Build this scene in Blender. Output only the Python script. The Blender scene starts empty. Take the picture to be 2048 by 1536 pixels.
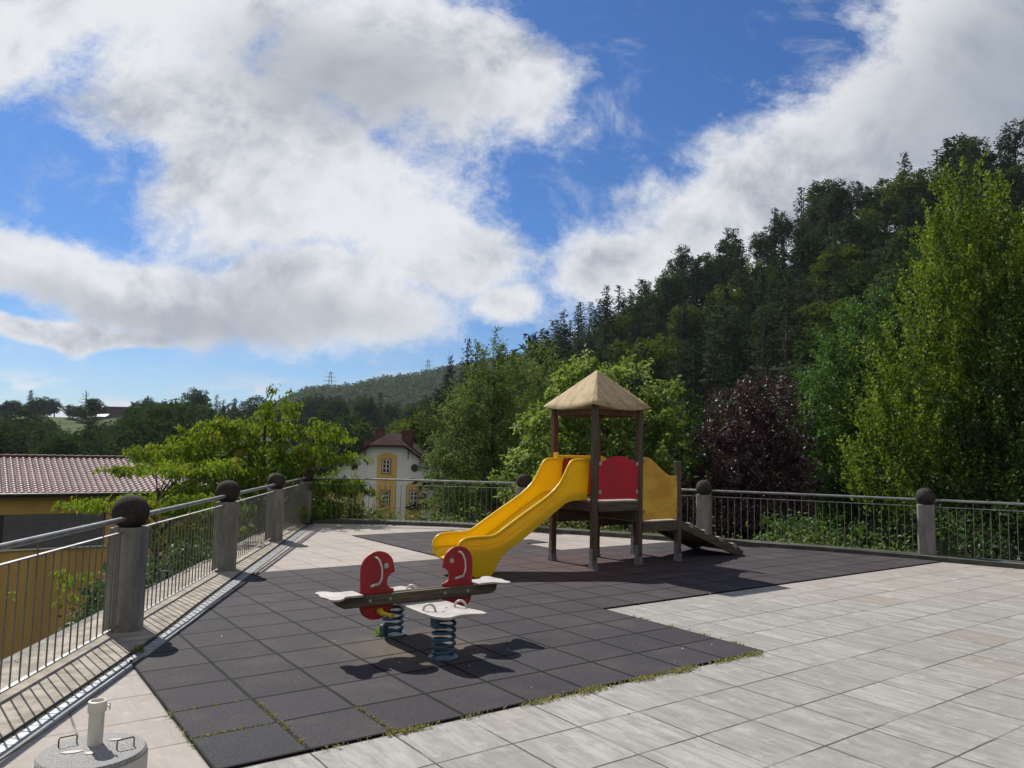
import bpy, math, random
import numpy as np
from mathutils import Vector, Matrix
R = math.radians
sc = bpy.context.scene
COL = sc.collection
RS = np.random.RandomState(7)
random.seed(5)

# ------------------------------------------------------------------ frames
TH = .6257                      # yaw of the paving grid
O = np.array([-1.4623, 3.9951]) # grid origin (front left corner of the rubber mat)
GU = np.array([math.cos(TH), math.sin(TH)]); GW = np.array([-math.sin(TH), math.cos(TH)])
EYE = 1.6469
def gw(a, b): p = O + a*GU + b*GW; return float(p[0]), float(p[1])

# ------------------------------------------------------------------ materials
def mat(name):
    m = bpy.data.materials.new(name); m.use_nodes = True
    nt = m.node_tree; nt.nodes.clear()
    return m, nt
class NT:
    def __init__(s, nt): s.nt = nt
    def n(s, t, **kw):
        nd = s.nt.nodes.new(t)
        for k, v in kw.items():
            if k.startswith('i_'): nd.inputs[k[2:].replace('_', ' ')].default_value = v
            else: setattr(nd, k, v)
        return nd
    def l(s, a, b): s.nt.links.new(a, b)
    def math(s, op, a, b=None, c=None, clamp=False):
        nd = s.nt.nodes.new('ShaderNodeMath'); nd.operation = op; nd.use_clamp = clamp
        for i, v in enumerate((a, b, c)):
            if v is None: continue
            if isinstance(v, (int, float)): nd.inputs[i].default_value = v
            else: s.l(v, nd.inputs[i])
        return nd.outputs[0]
    def ss(s, v, a, b, lo=0., hi=1.):
        nd = s.nt.nodes.new('ShaderNodeMapRange'); nd.interpolation_type = 'SMOOTHSTEP'
        s.l(v, nd.inputs[0])
        for i, q in enumerate((a, b, lo, hi)): nd.inputs[i+1].default_value = q
        return nd.outputs[0]
    def mix(s, f, a, b, bt='MIX'):
        nd = s.nt.nodes.new('ShaderNodeMix'); nd.data_type = 'RGBA'; nd.blend_type = bt
        for i, v in ((0, f), (6, a), (7, b)):
            if isinstance(v, (int, float)): nd.inputs[i].default_value = v
            elif isinstance(v, tuple): nd.inputs[i].default_value = (*v, 1)
            else: s.l(v, nd.inputs[i])
        return nd.outputs[2]
    def noise(s, vec, scale, detail=3, rough=.55, dist=0., out=0, dim='3D'):
        nd = s.nt.nodes.new('ShaderNodeTexNoise'); nd.noise_dimensions = dim
        if vec is not None: s.l(vec, nd.inputs['Vector'])
        nd.inputs['Scale'].default_value = scale; nd.inputs['Detail'].default_value = detail
        nd.inputs['Roughness'].default_value = rough; nd.inputs['Distortion'].default_value = dist
        return nd.outputs[out]
    def mapping(s, vec, sc=(1, 1, 1), loc=(0, 0, 0), rot=(0, 0, 0)):
        nd = s.nt.nodes.new('ShaderNodeMapping'); s.l(vec, nd.inputs[0])
        nd.inputs['Scale'].default_value = sc; nd.inputs['Location'].default_value = loc; nd.inputs['Rotation'].default_value = rot
        return nd.outputs[0]
    def out(s, sh):
        o = s.nt.nodes.new('ShaderNodeOutputMaterial'); s.l(sh, o.inputs[0])
    def bump(s, h, strength=.3, dist=.01):
        nd = s.nt.nodes.new('ShaderNodeBump'); s.l(h, nd.inputs['Height'])
        nd.inputs['Strength'].default_value = strength; nd.inputs['Distance'].default_value = dist
        return nd.outputs[0]
    def bsdf(s, col, rough=.6, normal=None, spec=.5, metal=0.):
        b = s.nt.nodes.new('ShaderNodeBsdfPrincipled')
        for k, v in (('Base Color', col), ('Roughness', rough)):
            if isinstance(v, (int, float)): b.inputs[k].default_value = v
            elif isinstance(v, tuple): b.inputs[k].default_value = (*v, 1)
            else: s.l(v, b.inputs[k])
        b.inputs['Metallic'].default_value = metal
        b.inputs['Specular IOR Level'].default_value = spec
        if normal is not None: s.l(normal, b.inputs['Normal'])
        return b.outputs[0]

def simple(name, col, rough=.6, var=.25, scale=6., metal=0., spec=.5, bump=0., bscale=60., stretch=(1, 1, 1), dark=None, coord='Object'):
    """noise-varied surface; dark = second colour reached in blotches"""
    m, nt = mat(name); N = NT(nt)
    tc = N.n('ShaderNodeTexCoord').outputs[coord]
    oi = N.n('ShaderNodeObjectInfo').outputs['Random']
    av = N.n('ShaderNodeVectorMath', operation='ADD'); N.l(tc, av.inputs[0]); N.l(N.math('MULTIPLY', oi, 17.), av.inputs[1])
    v = N.mapping(av.outputs[0], stretch)
    f = N.ss(N.noise(v, scale, 5, .62), .35, .68)
    d = dark if dark else tuple(c*(1-var) for c in col)
    c = N.mix(f, d, col)
    g = N.noise(v, scale*9, 3, .6)
    c = N.mix(N.ss(g, .3, .75, 0, var*.6), c, tuple(q*.55 for q in col))
    nrm = N.bump(N.noise(v, bscale, 3), bump, .01) if bump else None
    rg = N.ss(g, .2, .8, max(0.05, rough-.1), min(1, rough+.1))
    N.out(N.bsdf(c, rg, nrm, spec, metal))
    return m

def leaf_mat(name, c1, c2, c3=None, trans=.45, gloss=.035, obj_var=.25, rough=.55):
    """c1..c2 by leaf tint, some leaves c3"""
    m, nt = mat(name); N = NT(nt)
    a = N.n('ShaderNodeAttribute', attribute_name='tint')
    f = a.outputs['Fac']
    c = N.mix(f, c1, c2)
    if c3: c = N.mix(N.ss(f, .88, .97), c, c3)
    oi = N.n('ShaderNodeObjectInfo').outputs['Random']
    c = N.mix(N.ss(oi, 0, 1, 0, obj_var), c, tuple(q*.45 for q in c1))
    d = N.n('ShaderNodeBsdfDiffuse'); N.l(c, d.inputs[0])
    t = N.n('ShaderNodeBsdfTranslucent')
    ct = N.mix(.35, c, tuple(min(1, q*1.7) for q in (c2[0]*1.1, c2[1]*1.1, c2[2]*.45)))
    N.l(ct, t.inputs[0])
    mx = N.n('ShaderNodeMixShader'); mx.inputs[0].default_value = trans; N.l(d.outputs[0], mx.inputs[1]); N.l(t.outputs[0], mx.inputs[2])
    g = N.n('ShaderNodeBsdfGlossy'); g.inputs['Roughness'].default_value = rough; g.inputs[0].default_value = (.5, .52, .5, 1)
    m2 = N.n('ShaderNodeMixShader'); m2.inputs[0].default_value = gloss; N.l(mx.outputs[0], m2.inputs[1]); N.l(g.outputs[0], m2.inputs[2])
    N.out(m2.outputs[0])
    return m

# ------------------------------------------------------------------ mesh building
class MB:
    def __init__(s): s.v = []; s.f = []
    def add(s, vs, fs):
        b = len(s.v); s.v += [tuple(map(float, v)) for v in vs]; s.f += [tuple(i+b for i in f) for f in fs]; return s
    def box(s, x0, x1, y0, y1, z0, z1):
        vs = [(x, y, z) for z in (z0, z1) for y in (y0, y1) for x in (x0, x1)]
        return s.add(vs, [(0, 2, 3, 1), (4, 5, 7, 6), (0, 1, 5, 4), (2, 6, 7, 3), (0, 4, 6, 2), (1, 3, 7, 5)])
    def bar(s, a, b, w, h, up=(0, 0, 1)):
        a = Vector(a); b = Vector(b); d = (b-a).normalized(); u = Vector(up); sd = d.cross(u).normalized(); u = sd.cross(d)
        vs = [p + sd*sx*w/2 + u*sz*h/2 for p in (a, b) for sx, sz in ((-1, -1), (1, -1), (1, 1), (-1, 1))]
        return s.add(vs, [(3, 2, 1, 0), (4, 5, 6, 7), (0, 1, 5, 4), (1, 2, 6, 5), (2, 3, 7, 6), (3, 0, 4, 7)])
    def tube(s, pts, r, n=10, cap=True):
        pts = [Vector(p) for p in pts]; rr = r if isinstance(r, (list, tuple, np.ndarray)) else [r]*len(pts)
        rings = []; prev = None
        for i, p in enumerate(pts):
            d = (pts[min(i+1, len(pts)-1)] - pts[max(i-1, 0)])
            d = d.normalized() if d.length > 1e-9 else Vector((0, 0, 1))
            if prev is None:
                ref = Vector((0, 0, 1)) if abs(d.z) < .9 else Vector((1, 0, 0)); a = d.cross(ref).normalized()
            else: a = (prev - d*prev.dot(d)).normalized()
            prev = a; b = d.cross(a)
            rings.append([p + (a*math.cos(2*math.pi*k/n) + b*math.sin(2*math.pi*k/n))*rr[i] for k in range(n)])
        vs = [v for q in rings for v in q]; fs = []
        for i in range(len(pts)-1):
            for k in range(n): fs.append((i*n+k, i*n+(k+1) % n, (i+1)*n+(k+1) % n, (i+1)*n+k))
        if cap: fs.append(tuple(range(n))[::-1]); fs.append(tuple(range((len(pts)-1)*n, len(pts)*n)))
        return s.add(vs, fs)
    def lathe(s, prof, n=32, c=(0, 0, 0)):
        vs = []; fs = []
        for r, z in prof:
            for k in range(n): vs.append((c[0]+r*math.cos(2*math.pi*k/n), c[1]+r*math.sin(2*math.pi*k/n), c[2]+z))
        for i in range(len(prof)-1):
            for k in range(n): fs.append((i*n+k, i*n+(k+1) % n, (i+1)*n+(k+1) % n, (i+1)*n+k))
        fs.append(tuple(range(n))[::-1]); fs.append(tuple(range((len(prof)-1)*n, len(prof)*n)))
        return s.add(vs, fs)
    def prism(s, poly, f0, f1):
        """poly list of 2d; f0,f1 map (a,b)->3d for the two caps"""
        n = len(poly); vs = [f0(*p) for p in poly] + [f1(*p) for p in poly]
        return s.add(vs, [tuple(range(n)), tuple(range(n, 2*n))[::-1]] + [(i, (i+1) % n, n+(i+1) % n, n+i)[::-1] for i in range(n)])
    def sphere(s, c, r, n=24, m=14, sc=(1, 1, 1), jit=0):
        vs = []; fs = []
        for i in range(m+1):
            ph = math.pi*i/m
            for k in range(n):
                t = 2*math.pi*k/n; q = 1 + (random.uniform(-jit, jit) if jit else 0)
                vs.append((c[0]+r*sc[0]*q*math.sin(ph)*math.cos(t), c[1]+r*sc[1]*q*math.sin(ph)*math.sin(t), c[2]+r*sc[2]*q*math.cos(ph)))
        for i in range(m):
            for k in range(n): fs.append((i*n+k, (i+1)*n+k, (i+1)*n+(k+1) % n, i*n+(k+1) % n))
        return s.add(vs, fs)
    def build(s, name, m, parent=None, smooth=False, bevel=0, off=(0, 0, 0), seg=2):
        me = bpy.data.meshes.new(name)
        vs = [(x-off[0], y-off[1], z-off[2]) for x, y, z in s.v]
        me.from_pydata(vs, [], s.f); me.validate(); me.update()
        import bmesh
        bm = bmesh.new(); bm.from_mesh(me); bmesh.ops.recalc_face_normals(bm, faces=bm.faces); bm.to_mesh(me); bm.free()
        if smooth:
            me.polygons.foreach_set('use_smooth', [True]*len(me.polygons))
            me.set_sharp_from_angle(angle=R(40))
        o = bpy.data.objects.new(name, me); COL.objects.link(o)
        if m: me.materials.append(m)
        if parent: o.parent = parent
        if bevel:
            b = o.modifiers.new('Bevel', 'BEVEL'); b.width = bevel; b.segments = seg; b.limit_method = 'ANGLE'; b.angle_limit = R(35)
        return o

def tag(o, label, cat, group=None):
    o['label'] = label; o['category'] = cat
    if group: o['group'] = group
    return o
def struct(o): o['kind'] = 'structure'; return o
def stuff(o, label, cat): o['kind'] = 'stuff'; o['label'] = label; o['category'] = cat; return o
def empty(name, loc, rz, label, cat, group=None):
    o = bpy.data.objects.new(name, None); COL.objects.link(o); o.location = loc; o.rotation_euler = (0, 0, rz); o.empty_display_size = .2
    return tag(o, label, cat, group)
def copy_tree(o, parent=None):
    c = o.copy(); COL.objects.link(c)
    if parent: c.parent = parent
    for ch in list(o.children): copy_tree(ch, c)
    return c

# ------------------------------------------------------------------ camera / light / world
PITCH, ROLL, FPX = .0899, .0216, 1516.6
fw = np.array([0, math.cos(PITCH), math.sin(PITCH)]); r0 = np.array([1., 0, 0]); u0 = np.cross(r0, fw)
rr_ = math.cos(ROLL)*r0 + math.sin(ROLL)*u0; uu_ = -math.sin(ROLL)*r0 + math.cos(ROLL)*u0
cam = bpy.data.cameras.new('camera'); cam.lens = FPX/2048*36; cam.sensor_width = 36; cam.clip_start = .05; cam.clip_end = 20000
co = bpy.data.objects.new('camera', cam); COL.objects.link(co); sc.camera = co
co.matrix_world = Matrix(((rr_[0], uu_[0], -fw[0], 0), (rr_[1], uu_[1], -fw[1], 0), (rr_[2], uu_[2], -fw[2], EYE), (0, 0, 0, 1)))
def ray(x, y): return fw + (x-1024)/FPX*rr_ - (y-768)/FPX*uu_

SUN_EL, SUN_AZ = R(46.3), R(-40.8)    # azimuth from +Y, negative = left
sd = Vector((math.sin(SUN_AZ)*math.cos(SUN_EL), math.cos(SUN_AZ)*math.cos(SUN_EL), math.sin(SUN_EL)))
sl = bpy.data.lights.new('sun', 'SUN'); sl.energy = 4.8; sl.angle = R(.5); sl.color = (1, .95, .87)
so = bpy.data.objects.new('sun', sl); COL.objects.link(so); so.rotation_euler = sd.to_track_quat('Z', 'Y').to_euler(); so.location = (0, 0, 30)

w = bpy.data.worlds.new('World'); sc.world = w; w.use_nodes = True; w.node_tree.nodes.clear(); N = NT(w.node_tree)
sky = N.n('ShaderNodeTexSky', sky_type='NISHITA'); sky.sun_disc = False; sky.sun_elevation = SUN_EL; sky.sun_rotation = SUN_AZ
sky.air_density = 1.0; sky.dust_density = .35; sky.ozone_density = 3.5
tc = N.n('ShaderNodeTexCoord').outputs['Generated']
sx = N.n('ShaderNodeSeparateXYZ'); N.l(tc, sx.inputs[0])
yy = N.math('MAXIMUM', sx.outputs[1], .02)
gx = N.math('DIVIDE', sx.outputs[0], yy); gz = N.math('DIVIDE', sx.outputs[2], yy)
cmb = N.n('ShaderNodeCombineXYZ'); N.l(gx, cmb.inputs[0]); N.l(gz, cmb.inputs[1])
g2 = cmb.outputs[0]
wn = N.noise(g2, 2.2, 3, .55, out=1)
wv = N.n('ShaderNodeVectorMath', operation='MULTIPLY_ADD'); N.l(wn, wv.inputs[0]); wv.inputs[1].default_value = (.26, .20, 0); N.l(g2, wv.inputs[2])
wo = N.n('ShaderNodeVectorMath', operation='SUBTRACT'); N.l(wv.outputs[0], wo.inputs[0]); wo.inputs[1].default_value = (.13, .10, 0)
gw2 = wo.outputs[0]
def blob(px, py, rx, ry, deg):
    deg = deg
    d = ray(px, py); cx, cz = d[0]/d[1], d[2]/d[1]
    mp = N.n('ShaderNodeMapping', vector_type='TEXTURE'); N.l(gw2, mp.inputs[0])
    mp.inputs['Location'].default_value = (cx, cz, 0); mp.inputs['Rotation'].default_value = (0, 0, R(deg)); mp.inputs['Scale'].default_value = (rx/FPX, ry/FPX, 1)
    ln = N.n('ShaderNodeVectorMath', operation='LENGTH'); N.l(mp.outputs[0], ln.inputs[0])
    return N.math('SUBTRACT', 1., ln.outputs['Value'])
BL = [(330, -40, 560, 260, 0), (760, 130, 420, 240, -14), (1020, 160, 190, 150, -30), (470, 250, 420, 150, -12), (640, 400, 400, 150, 4), (850, 480, 270, 120, -14), (660, 600, 270, 120, 0), (60, 500, 300, 100, -14), (340, 580, 330, 110, -10), (60, 30, 300, 150, 30),
      (100, 660, 300, 36, -4), (300, 672, 130, 30, 0), (980, 590, 110, 60, 0),
      (2000, 130, 450, 340, 35), (1700, 330, 400, 215, 40), (1440, 440, 300, 170, 38), (1240, 530, 190, 110, 10), (2050, 500, 600, 320, 0), (2350, 0, 500, 500, 0), (1500, 740, 440, 270, 0), (1640, 560, 300, 200, 0), (1400, 600, 240, 160, 0)]
m_ = None
for b in BL:
    v = blob(*b)
    m_ = v if m_ is None else N.math('SMOOTH_MAX', m_, v, .25)
nvec = N.mapping(gw2, (1, 1.15, 1), rot=(0, 0, R(15)))
def fb(off, sc_, det, ro, di): return N.noise(N.mapping(nvec, (1, 1, 1), loc=off), sc_, det, ro, di)
n1 = fb((0, 0, 0), 4.0, 9, .62, .15)
n1s = fb((.035, -.045, 0), 4.0, 5, .62, .15)
n2 = N.noise(N.mapping(g2, (1., 1.35, 1), rot=(0, 0, R(35))), 13., 8, .72, .15)
nn = N.math('ADD', N.math('MULTIPLY', N.math('SUBTRACT', n1, .5), 1.9), N.math('MULTIPLY', N.math('SUBTRACT', n2, .5), 1.5))
dens = N.math('ADD', N.math('MULTIPLY', m_, 1.5), nn)
den = N.math('POWER', N.ss(dens, -.08, .72), .85)
wis = N.noise(N.mapping(g2, (1.3, 2.0, 1), rot=(0, 0, R(35))), 4.2, 9, .70, .5)
wisp = N.math('MULTIPLY', N.math('MULTIPLY', N.ss(wis, .50, .85), .8), N.ss(m_, -1.4, -.1))
lowband = N.math('MULTIPLY', N.ss(gz, .20, .03), N.ss(N.noise(N.mapping(g2, (1.4, 12, 1)), 3.4, 7, .64, .4), .46, .76))
puffs = N.math('MULTIPLY', N.ss(gz, .105, .07), N.ss(N.noise(N.mapping(g2, (1.0, 2.4, 1), loc=(.35, 0, 0)), 7., 6, .6, .2), .50, .62))
lowband = N.math('MAXIMUM', N.math('MULTIPLY', lowband, .72), N.math('MULTIPLY', puffs, .8))
cov = N.math('MAXIMUM', N.math('MAXIMUM', den, wisp), lowband)
behind = N.ss(sx.outputs[1], .02, .12)
nb = N.ss(N.noise(tc, 2.6, 5, .6, .3), .36, .50)  # unseen cloud cover behind the camera, added as neutral fill for shade
cov = N.math('ADD', N.math('MULTIPLY', cov, behind), N.math('MULTIPLY', N.math('MULTIPLY', nb, .95), N.math('SUBTRACT', 1., behind)))
lo = N.noise(gw2, 2.3, 5, .55, .2)
relief = N.math('MULTIPLY', N.math('SUBTRACT', n1, n1s), 2.4)
thick = N.math('ADD', N.math('ADD', N.math('MULTIPLY', N.ss(m_, .1, .7), .20), N.math('MULTIPLY', N.math('SUBTRACT', lo, .5), 1.7)), relief)
thick = N.ss(thick, -.10, .72)
ccol = N.mix(thick, (.88, .90, .93), (.40, .445, .525))
pu = N.ss(n2, .42, .66)
ccol = N.mix(N.math('MULTIPLY', pu, .32), ccol, (.90, .92, .95))
big_grey = N.ss(blob(2120, 160, 720, 420, 35), 0., .8, 0, .85)
ccol = N.mix(big_grey, ccol, (.36, .41, .49))
ccol = N.mix(N.ss(blob(660, 170, 430, 200, -10), 0., .8, 0, .75), ccol, (.42, .45, .51))
ccol = N.mix(N.ss(blob(560, 640, 420, 80, 0), 0., .8, 0, .6), ccol, (.46, .49, .54))
ccol = N.mix(N.ss(blob(180, 590, 300, 60, -12), 0., .8, 0, .6), ccol, (.46, .49, .54))
ccol = N.mix(N.math('SUBTRACT', 1., behind), ccol, (.62, .60, .575))
bgs = N.n('ShaderNodeBackground'); bgs.inputs[1].default_value = .075
tint = N.mix(1., sky.outputs[0], N.mix(N.ss(gz, .02, .30), (.62, .80, 1.02), (.36, .66, 1.04)), 'MULTIPLY'); N.l(tint, bgs.inputs[0])
bgc = N.n('ShaderNodeBackground'); bgc.inputs[1].default_value = .74; N.l(ccol, bgc.inputs[0])
mx = N.n('ShaderNodeMixShader'); N.l(cov, mx.inputs[0]); N.l(bgs.outputs[0], mx.inputs[1]); N.l(bgc.outputs[0], mx.inputs[2])
wo_ = N.n('ShaderNodeOutputWorld'); N.l(mx.outputs[0], wo_.inputs[0])
w.cycles.sampling_method = 'MANUAL'; w.cycles.sample_map_resolution = 512

vs_ = sc.view_settings; vs_.view_transform = 'Standard'; vs_.look = 'None'; vs_.exposure = .28; vs_.gamma = 1
cy = sc.cycles; cy.max_bounces = 6; cy.diffuse_bounces = 3; cy.glossy_bounces = 2; cy.transmission_bounces = 3; cy.transparent_max_bounces = 6
cy.sample_clamp_indirect = 6; cy.caustics_reflective = False; cy.caustics_refractive = False; cy.use_denoising = True

# ------------------------------------------------------------------ material library
def tiles_common(N, tc, jw, wav=.006):
    nv = N.noise(tc, 3.5, 2, .5, out=1)
    ad = N.n('ShaderNodeVectorMath', operation='MULTIPLY_ADD'); N.l(nv, ad.inputs[0]); ad.inputs[1].default_value = (wav*2, wav*2, 0); N.l(tc, ad.inputs[2])
    ms = N.n('ShaderNodeVectorMath', operation='SCALE'); N.l(ad.outputs[0], ms.inputs[0]); ms.inputs['Scale'].default_value = 2.
    off = N.n('ShaderNodeVectorMath', operation='SUBTRACT'); N.l(ms.outputs[0], off.inputs[0]); off.inputs[1].default_value = (wav*2, wav*2, 0)
    fl = N.n('ShaderNodeVectorMath', operation='FLOOR'); N.l(off.outputs[0], fl.inputs[0])
    fr = N.n('ShaderNodeVectorMath', operation='FRACTION'); N.l(off.outputs[0], fr.inputs[0])
    s1 = N.n('ShaderNodeSeparateXYZ'); N.l(fr.outputs[0], s1.inputs[0])
    ex = N.math('ABSOLUTE', N.math('SUBTRACT', s1.outputs[0], .5)); ey = N.math('ABSOLUTE', N.math('SUBTRACT', s1.outputs[1], .5))
    e = N.math('MAXIMUM', ex, ey)
    line = N.ss(e, .5-jw*2.2, .5-jw)
    flz = N.n('ShaderNodeVectorMath', operation='MULTIPLY'); N.l(fl.outputs[0], flz.inputs[0]); flz.inputs[1].default_value = (1, 1, 0)
    wnn = N.n('ShaderNodeTexWhiteNoise', noise_dimensions='3D'); N.l(flz.outputs[0], wnn.inputs[0])
    return line, wnn, flz.outputs[0]

def paving_mat():
    m, nt = mat('stone slabs'); N = NT(nt)
    tc = N.n('ShaderNodeTexCoord').outputs['Object']
    line, wn, cell = tiles_common(N, tc, .008)
    sp = N.n('ShaderNodeSeparateXYZ'); N.l(tc, sp.inputs[0]); X, Y = sp.outputs[0], sp.outputs[1]
    # per-slab offset of the streak texture
    off = N.n('ShaderNodeVectorMath', operation='MULTIPLY_ADD'); N.l(wn.outputs['Color'], off.inputs[0]); off.inputs[1].default_value = (9, 9, 9); N.l(tc, off.inputs[2])
    st = N.noise(N.mapping(off.outputs[0], (15, 2.2, 1)), 1., 7, .72, .9)
    st2 = N.noise(N.mapping(off.outputs[0], (7, 1.6, 1)), 1.1, 4, .6, .4)
    big = N.noise(tc, .9, 4, .6); bigp = N.noise(tc, .45, 2, .5)
    c = N.mix(N.ss(st, .34, .68), (.255, .249, .232), (.41, .398, .37))
    c = N.mix(N.math('MULTIPLY', N.ss(st2, .5, .72), .55), c, (.47, .46, .43))
    # per slab value + warmth; pinkish stones in the far and left fields
    v = wn.outputs['Value']
    c = N.mix(N.ss(v, 0, 1, 0, .38), c, (.19, .186, .174))
    warm = N.math('MAXIMUM', N.ss(Y, 5.6, 6.4), N.ss(X, .1, -.1))
    warm = N.math('MAXIMUM', warm, N.ss(N.math('ADD', X, N.math('MULTIPLY', Y, 1.1)), 7.6, 10.5, 0, .45))
    c = N.mix(N.math('MULTIPLY', warm, .62), c, (.40, .335, .29))
    wn2 = N.n('ShaderNodeSeparateColor'); N.l(wn.outputs['Color'], wn2.inputs[0])
    c = N.mix(N.math('MULTIPLY', N.math('MULTIPLY', N.ss(wn2.outputs[1], .72, .95), N.ss(bigp, .5, .6)), N.ss(X, 3, 6, 0, .5)), c, (.28, .225, .17))
    c = N.mix(N.ss(big, .42, .72, 0, .35), c, (.225, .205, .175))
    gr = N.noise(tc, 160, 2, .6)
    c = N.mix(N.ss(gr, .3, .75, .22, 0), c, (.12, .115, .1))
    bl2 = N.noise(tc, 7., 6, .7)
    c = N.mix(N.ss(bl2, .50, .76, 0, .38), c, (.54, .53, .50))
    c = N.mix(N.ss(N.noise(tc, 5., 6, .72, .5), .54, .72, 0, .5), c, (.17, .16, .14))
    c = N.mix(N.math('MULTIPLY', line, N.ss(N.noise(tc, 1.6, 4), .36, .56, .3, 1)), c, (.06, .055, .048))
    h = N.math('SUBTRACT', N.math('MULTIPLY', st, .25), line)
    N.out(N.bsdf(c, .78, N.bump(h, .35, .008), .3)); return m

def rubber_mat():
    m, nt = mat('rubber granulate'); N = NT(nt)
    tc = N.n('ShaderNodeTexCoord').outputs['Object']
    line, wn, cell = tiles_common(N, tc, .0155)
    sp = N.n('ShaderNodeSeparateXYZ'); N.l(tc, sp.inputs[0]); X, Y = sp.outputs[0], sp.outputs[1]
    v = wn.outputs['Value']
    c = N.mix(v, (.028, .026, .031), (.043, .040, .045))
    # brownish old mats further out, blue-black repaired mat in the corner
    far = N.ss(N.math('ADD', X, Y), 4.5, 9)
    c = N.mix(N.math('MULTIPLY', far, .5), c, (.048, .036, .038))
    # worn red mats under the tower
    dx = N.math('SUBTRACT', X, 6.5); dy = N.math('SUBTRACT', Y, 4.6)
    d = N.math('SQRT', N.math('ADD', N.math('MULTIPLY', dx, dx), N.math('MULTIPLY', N.math('MULTIPLY', dy, dy), 3.)))
    d = N.math('ADD', d, N.math('MULTIPLY', N.math('SUBTRACT', v, .5), .8))
    c = N.mix(N.math('MULTIPLY', N.ss(d, 2.8, 1.0), .5), c, (.095, .042, .038))
    c = N.mix(N.math('MULTIPLY', N.ss(X, .58, .42), N.math('MULTIPLY', N.ss(Y, .52, .48), .6)), c, (.024, .030, .035))
    dust = N.noise(tc, 1.7, 6, .65)
    c = N.mix(N.ss(dust, .45, .72, 0, .38), c, (.10, .085, .075))
    g1 = N.noise(tc, 130, 2, .8); g2_ = N.noise(tc, 95, 2, .6)
    c = N.mix(N.ss(g1, .54, .70, 0, .5), c, (.17, .165, .175))
    c = N.mix(N.ss(g2_, .3, .5, .55, 0), c, (.018, .016, .018))
    # mud washed between the springs
    ex = N.math('SUBTRACT', X, 2.05); ey = N.math('SUBTRACT', Y, 1.65)
    dd = N.math('SQRT', N.math('ADD', N.math('MULTIPLY', ex, ex), N.math('MULTIPLY', ey, ey)))
    dd = N.math('ADD', dd, N.math('MULTIPLY', N.math('SUBTRACT', dust, .5), 1.2))
    c = N.mix(N.ss(dd, .75, .25, 0, .5), c, (.15, .12, .085))
    c = N.mix(line, c, (.002, .002, .002))
    h = N.math('SUBTRACT', N.math('MULTIPLY', g1, .12), line)
    N.out(N.bsdf(c, .86, N.bump(h, .6, .008), .25)); return m

M = {}
M['slab'] = paving_mat(); M['rubber'] = rubber_mat()
M['conc'] = simple('weathered concrete', (.27, .255, .225), .85, .45, 3.2, bump=.35, bscale=45, dark=(.10, .095, .085))
M['concpost'] = simple('cast concrete post', (.27, .26, .24), .8, .3, 4, bump=.15, bscale=90, stretch=(2, 2, .6), dark=(.16, .152, .14))
M['kerbm'] = simple('mossy kerb concrete', (.10, .098, .085), .9, .5, 4, bump=.4, bscale=40, dark=(.045, .05, .035))
M['strip'] = simple('rough concrete strip', (.40, .355, .29), .9, .45, 7, bump=.6, bscale=35, dark=(.21, .185, .145))
M['ball'] = simple('dark lichen stone', (.062, .054, .048), .95, .5, 9, bump=.5, bscale=70, dark=(.028, .025, .022), spec=.15)
M['galv'] = simple('galvanised steel', (.30, .32, .335), .5, .4, 12, metal=.6, dark=(.17, .18, .19))
M['galvrail'] = simple('galvanised rail', (.36, .36, .35), .45, .35, 9, metal=.6, stretch=(1, 1, 1))
M['barm'] = simple('thin steel bars', (.24, .235, .21), .5, .3, 14, metal=.5)
M['darkgap'] = simple('dark drain slot', (.018, .016, .014), .95)  # near-black fill of the drain slot
M['edge'] = simple('pale cement edge', (.30, .29, .265), .85, .35, 9)
M['wood'] = simple('weathered brown timber', (.125, .085, .058), .75, .5, 3., bump=.4, bscale=8, stretch=(9, 9, .7), dark=(.06, .045, .035))
M['woodh'] = simple('weathered grey timber', (.125, .10, .062), .8, .5, 3., bump=.4, bscale=8, stretch=(.8, 9, 9), dark=(.058, .046, .028))
M['woodred'] = simple('stained red brown timber', (.15, .062, .032), .7, .5, 3., bump=.3, bscale=8, stretch=(9, 9, .7), dark=(.075, .035, .022))
M['deckwood'] = simple('sun bleached deck boards', (.40, .35, .29), .85, .35, 5., stretch=(1, 10, 1))
M['yellow'] = simple('yellow plastic', (.83, .46, .006), .33, .07, 2., dark=(.78, .40, .005), spec=.45)
def plastic():
    m, nt = mat('yellow plastic'); N = NT(nt)
    tc = N.n('ShaderNodeTexCoord').outputs['Object']
    c = N.mix(N.ss(N.noise(tc, 2.2, 4, .6), .35, .7), (.92, .65, .014), (.86, .57, .010))
    scr = N.noise(N.mapping(tc, (3, 30, 14)), 3., 4, .7)
    c = N.mix(N.ss(scr, .62, .8, 0, .35), c, (.55, .30, .02))
    drt = N.noise(N.mapping(tc, (1.2, 5, 9)), 2.2, 6, .7)
    c = N.mix(N.ss(drt, .56, .78, 0, .55), c, (.42, .27, .04))
    b = N.bsdf(c, N.ss(drt, .4, .7, .26, .5), None, .45)
    t = N.n('ShaderNodeBsdfTranslucent'); N.l(N.mix(.2, c, (1., .6, .02)), t.inputs[0])
    x = N.n('ShaderNodeMixShader'); x.inputs[0].default_value = .28; N.l(b, x.inputs[1]); N.l(t.outputs[0], x.inputs[2])
    N.out(x.outputs[0]); return m
M['yellow'] = plastic()
M['ochre'] = simple('faded yellow panel', (.80, .50, .06), .55, .16, 1.6, dark=(.56, .29, .03), stretch=(1, 1, 2))
M['red'] = simple('red panel', (.52, .012, .030), .45, .10, 2.5, dark=(.42, .010, .024))
M['redtoy'] = simple('red toy panel', (.38, .012, .022), .5, .2, 5, dark=(.27, .008, .014))
M['redband'] = simple('pale red panel edge', (.62, .22, .2), .6)
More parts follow.
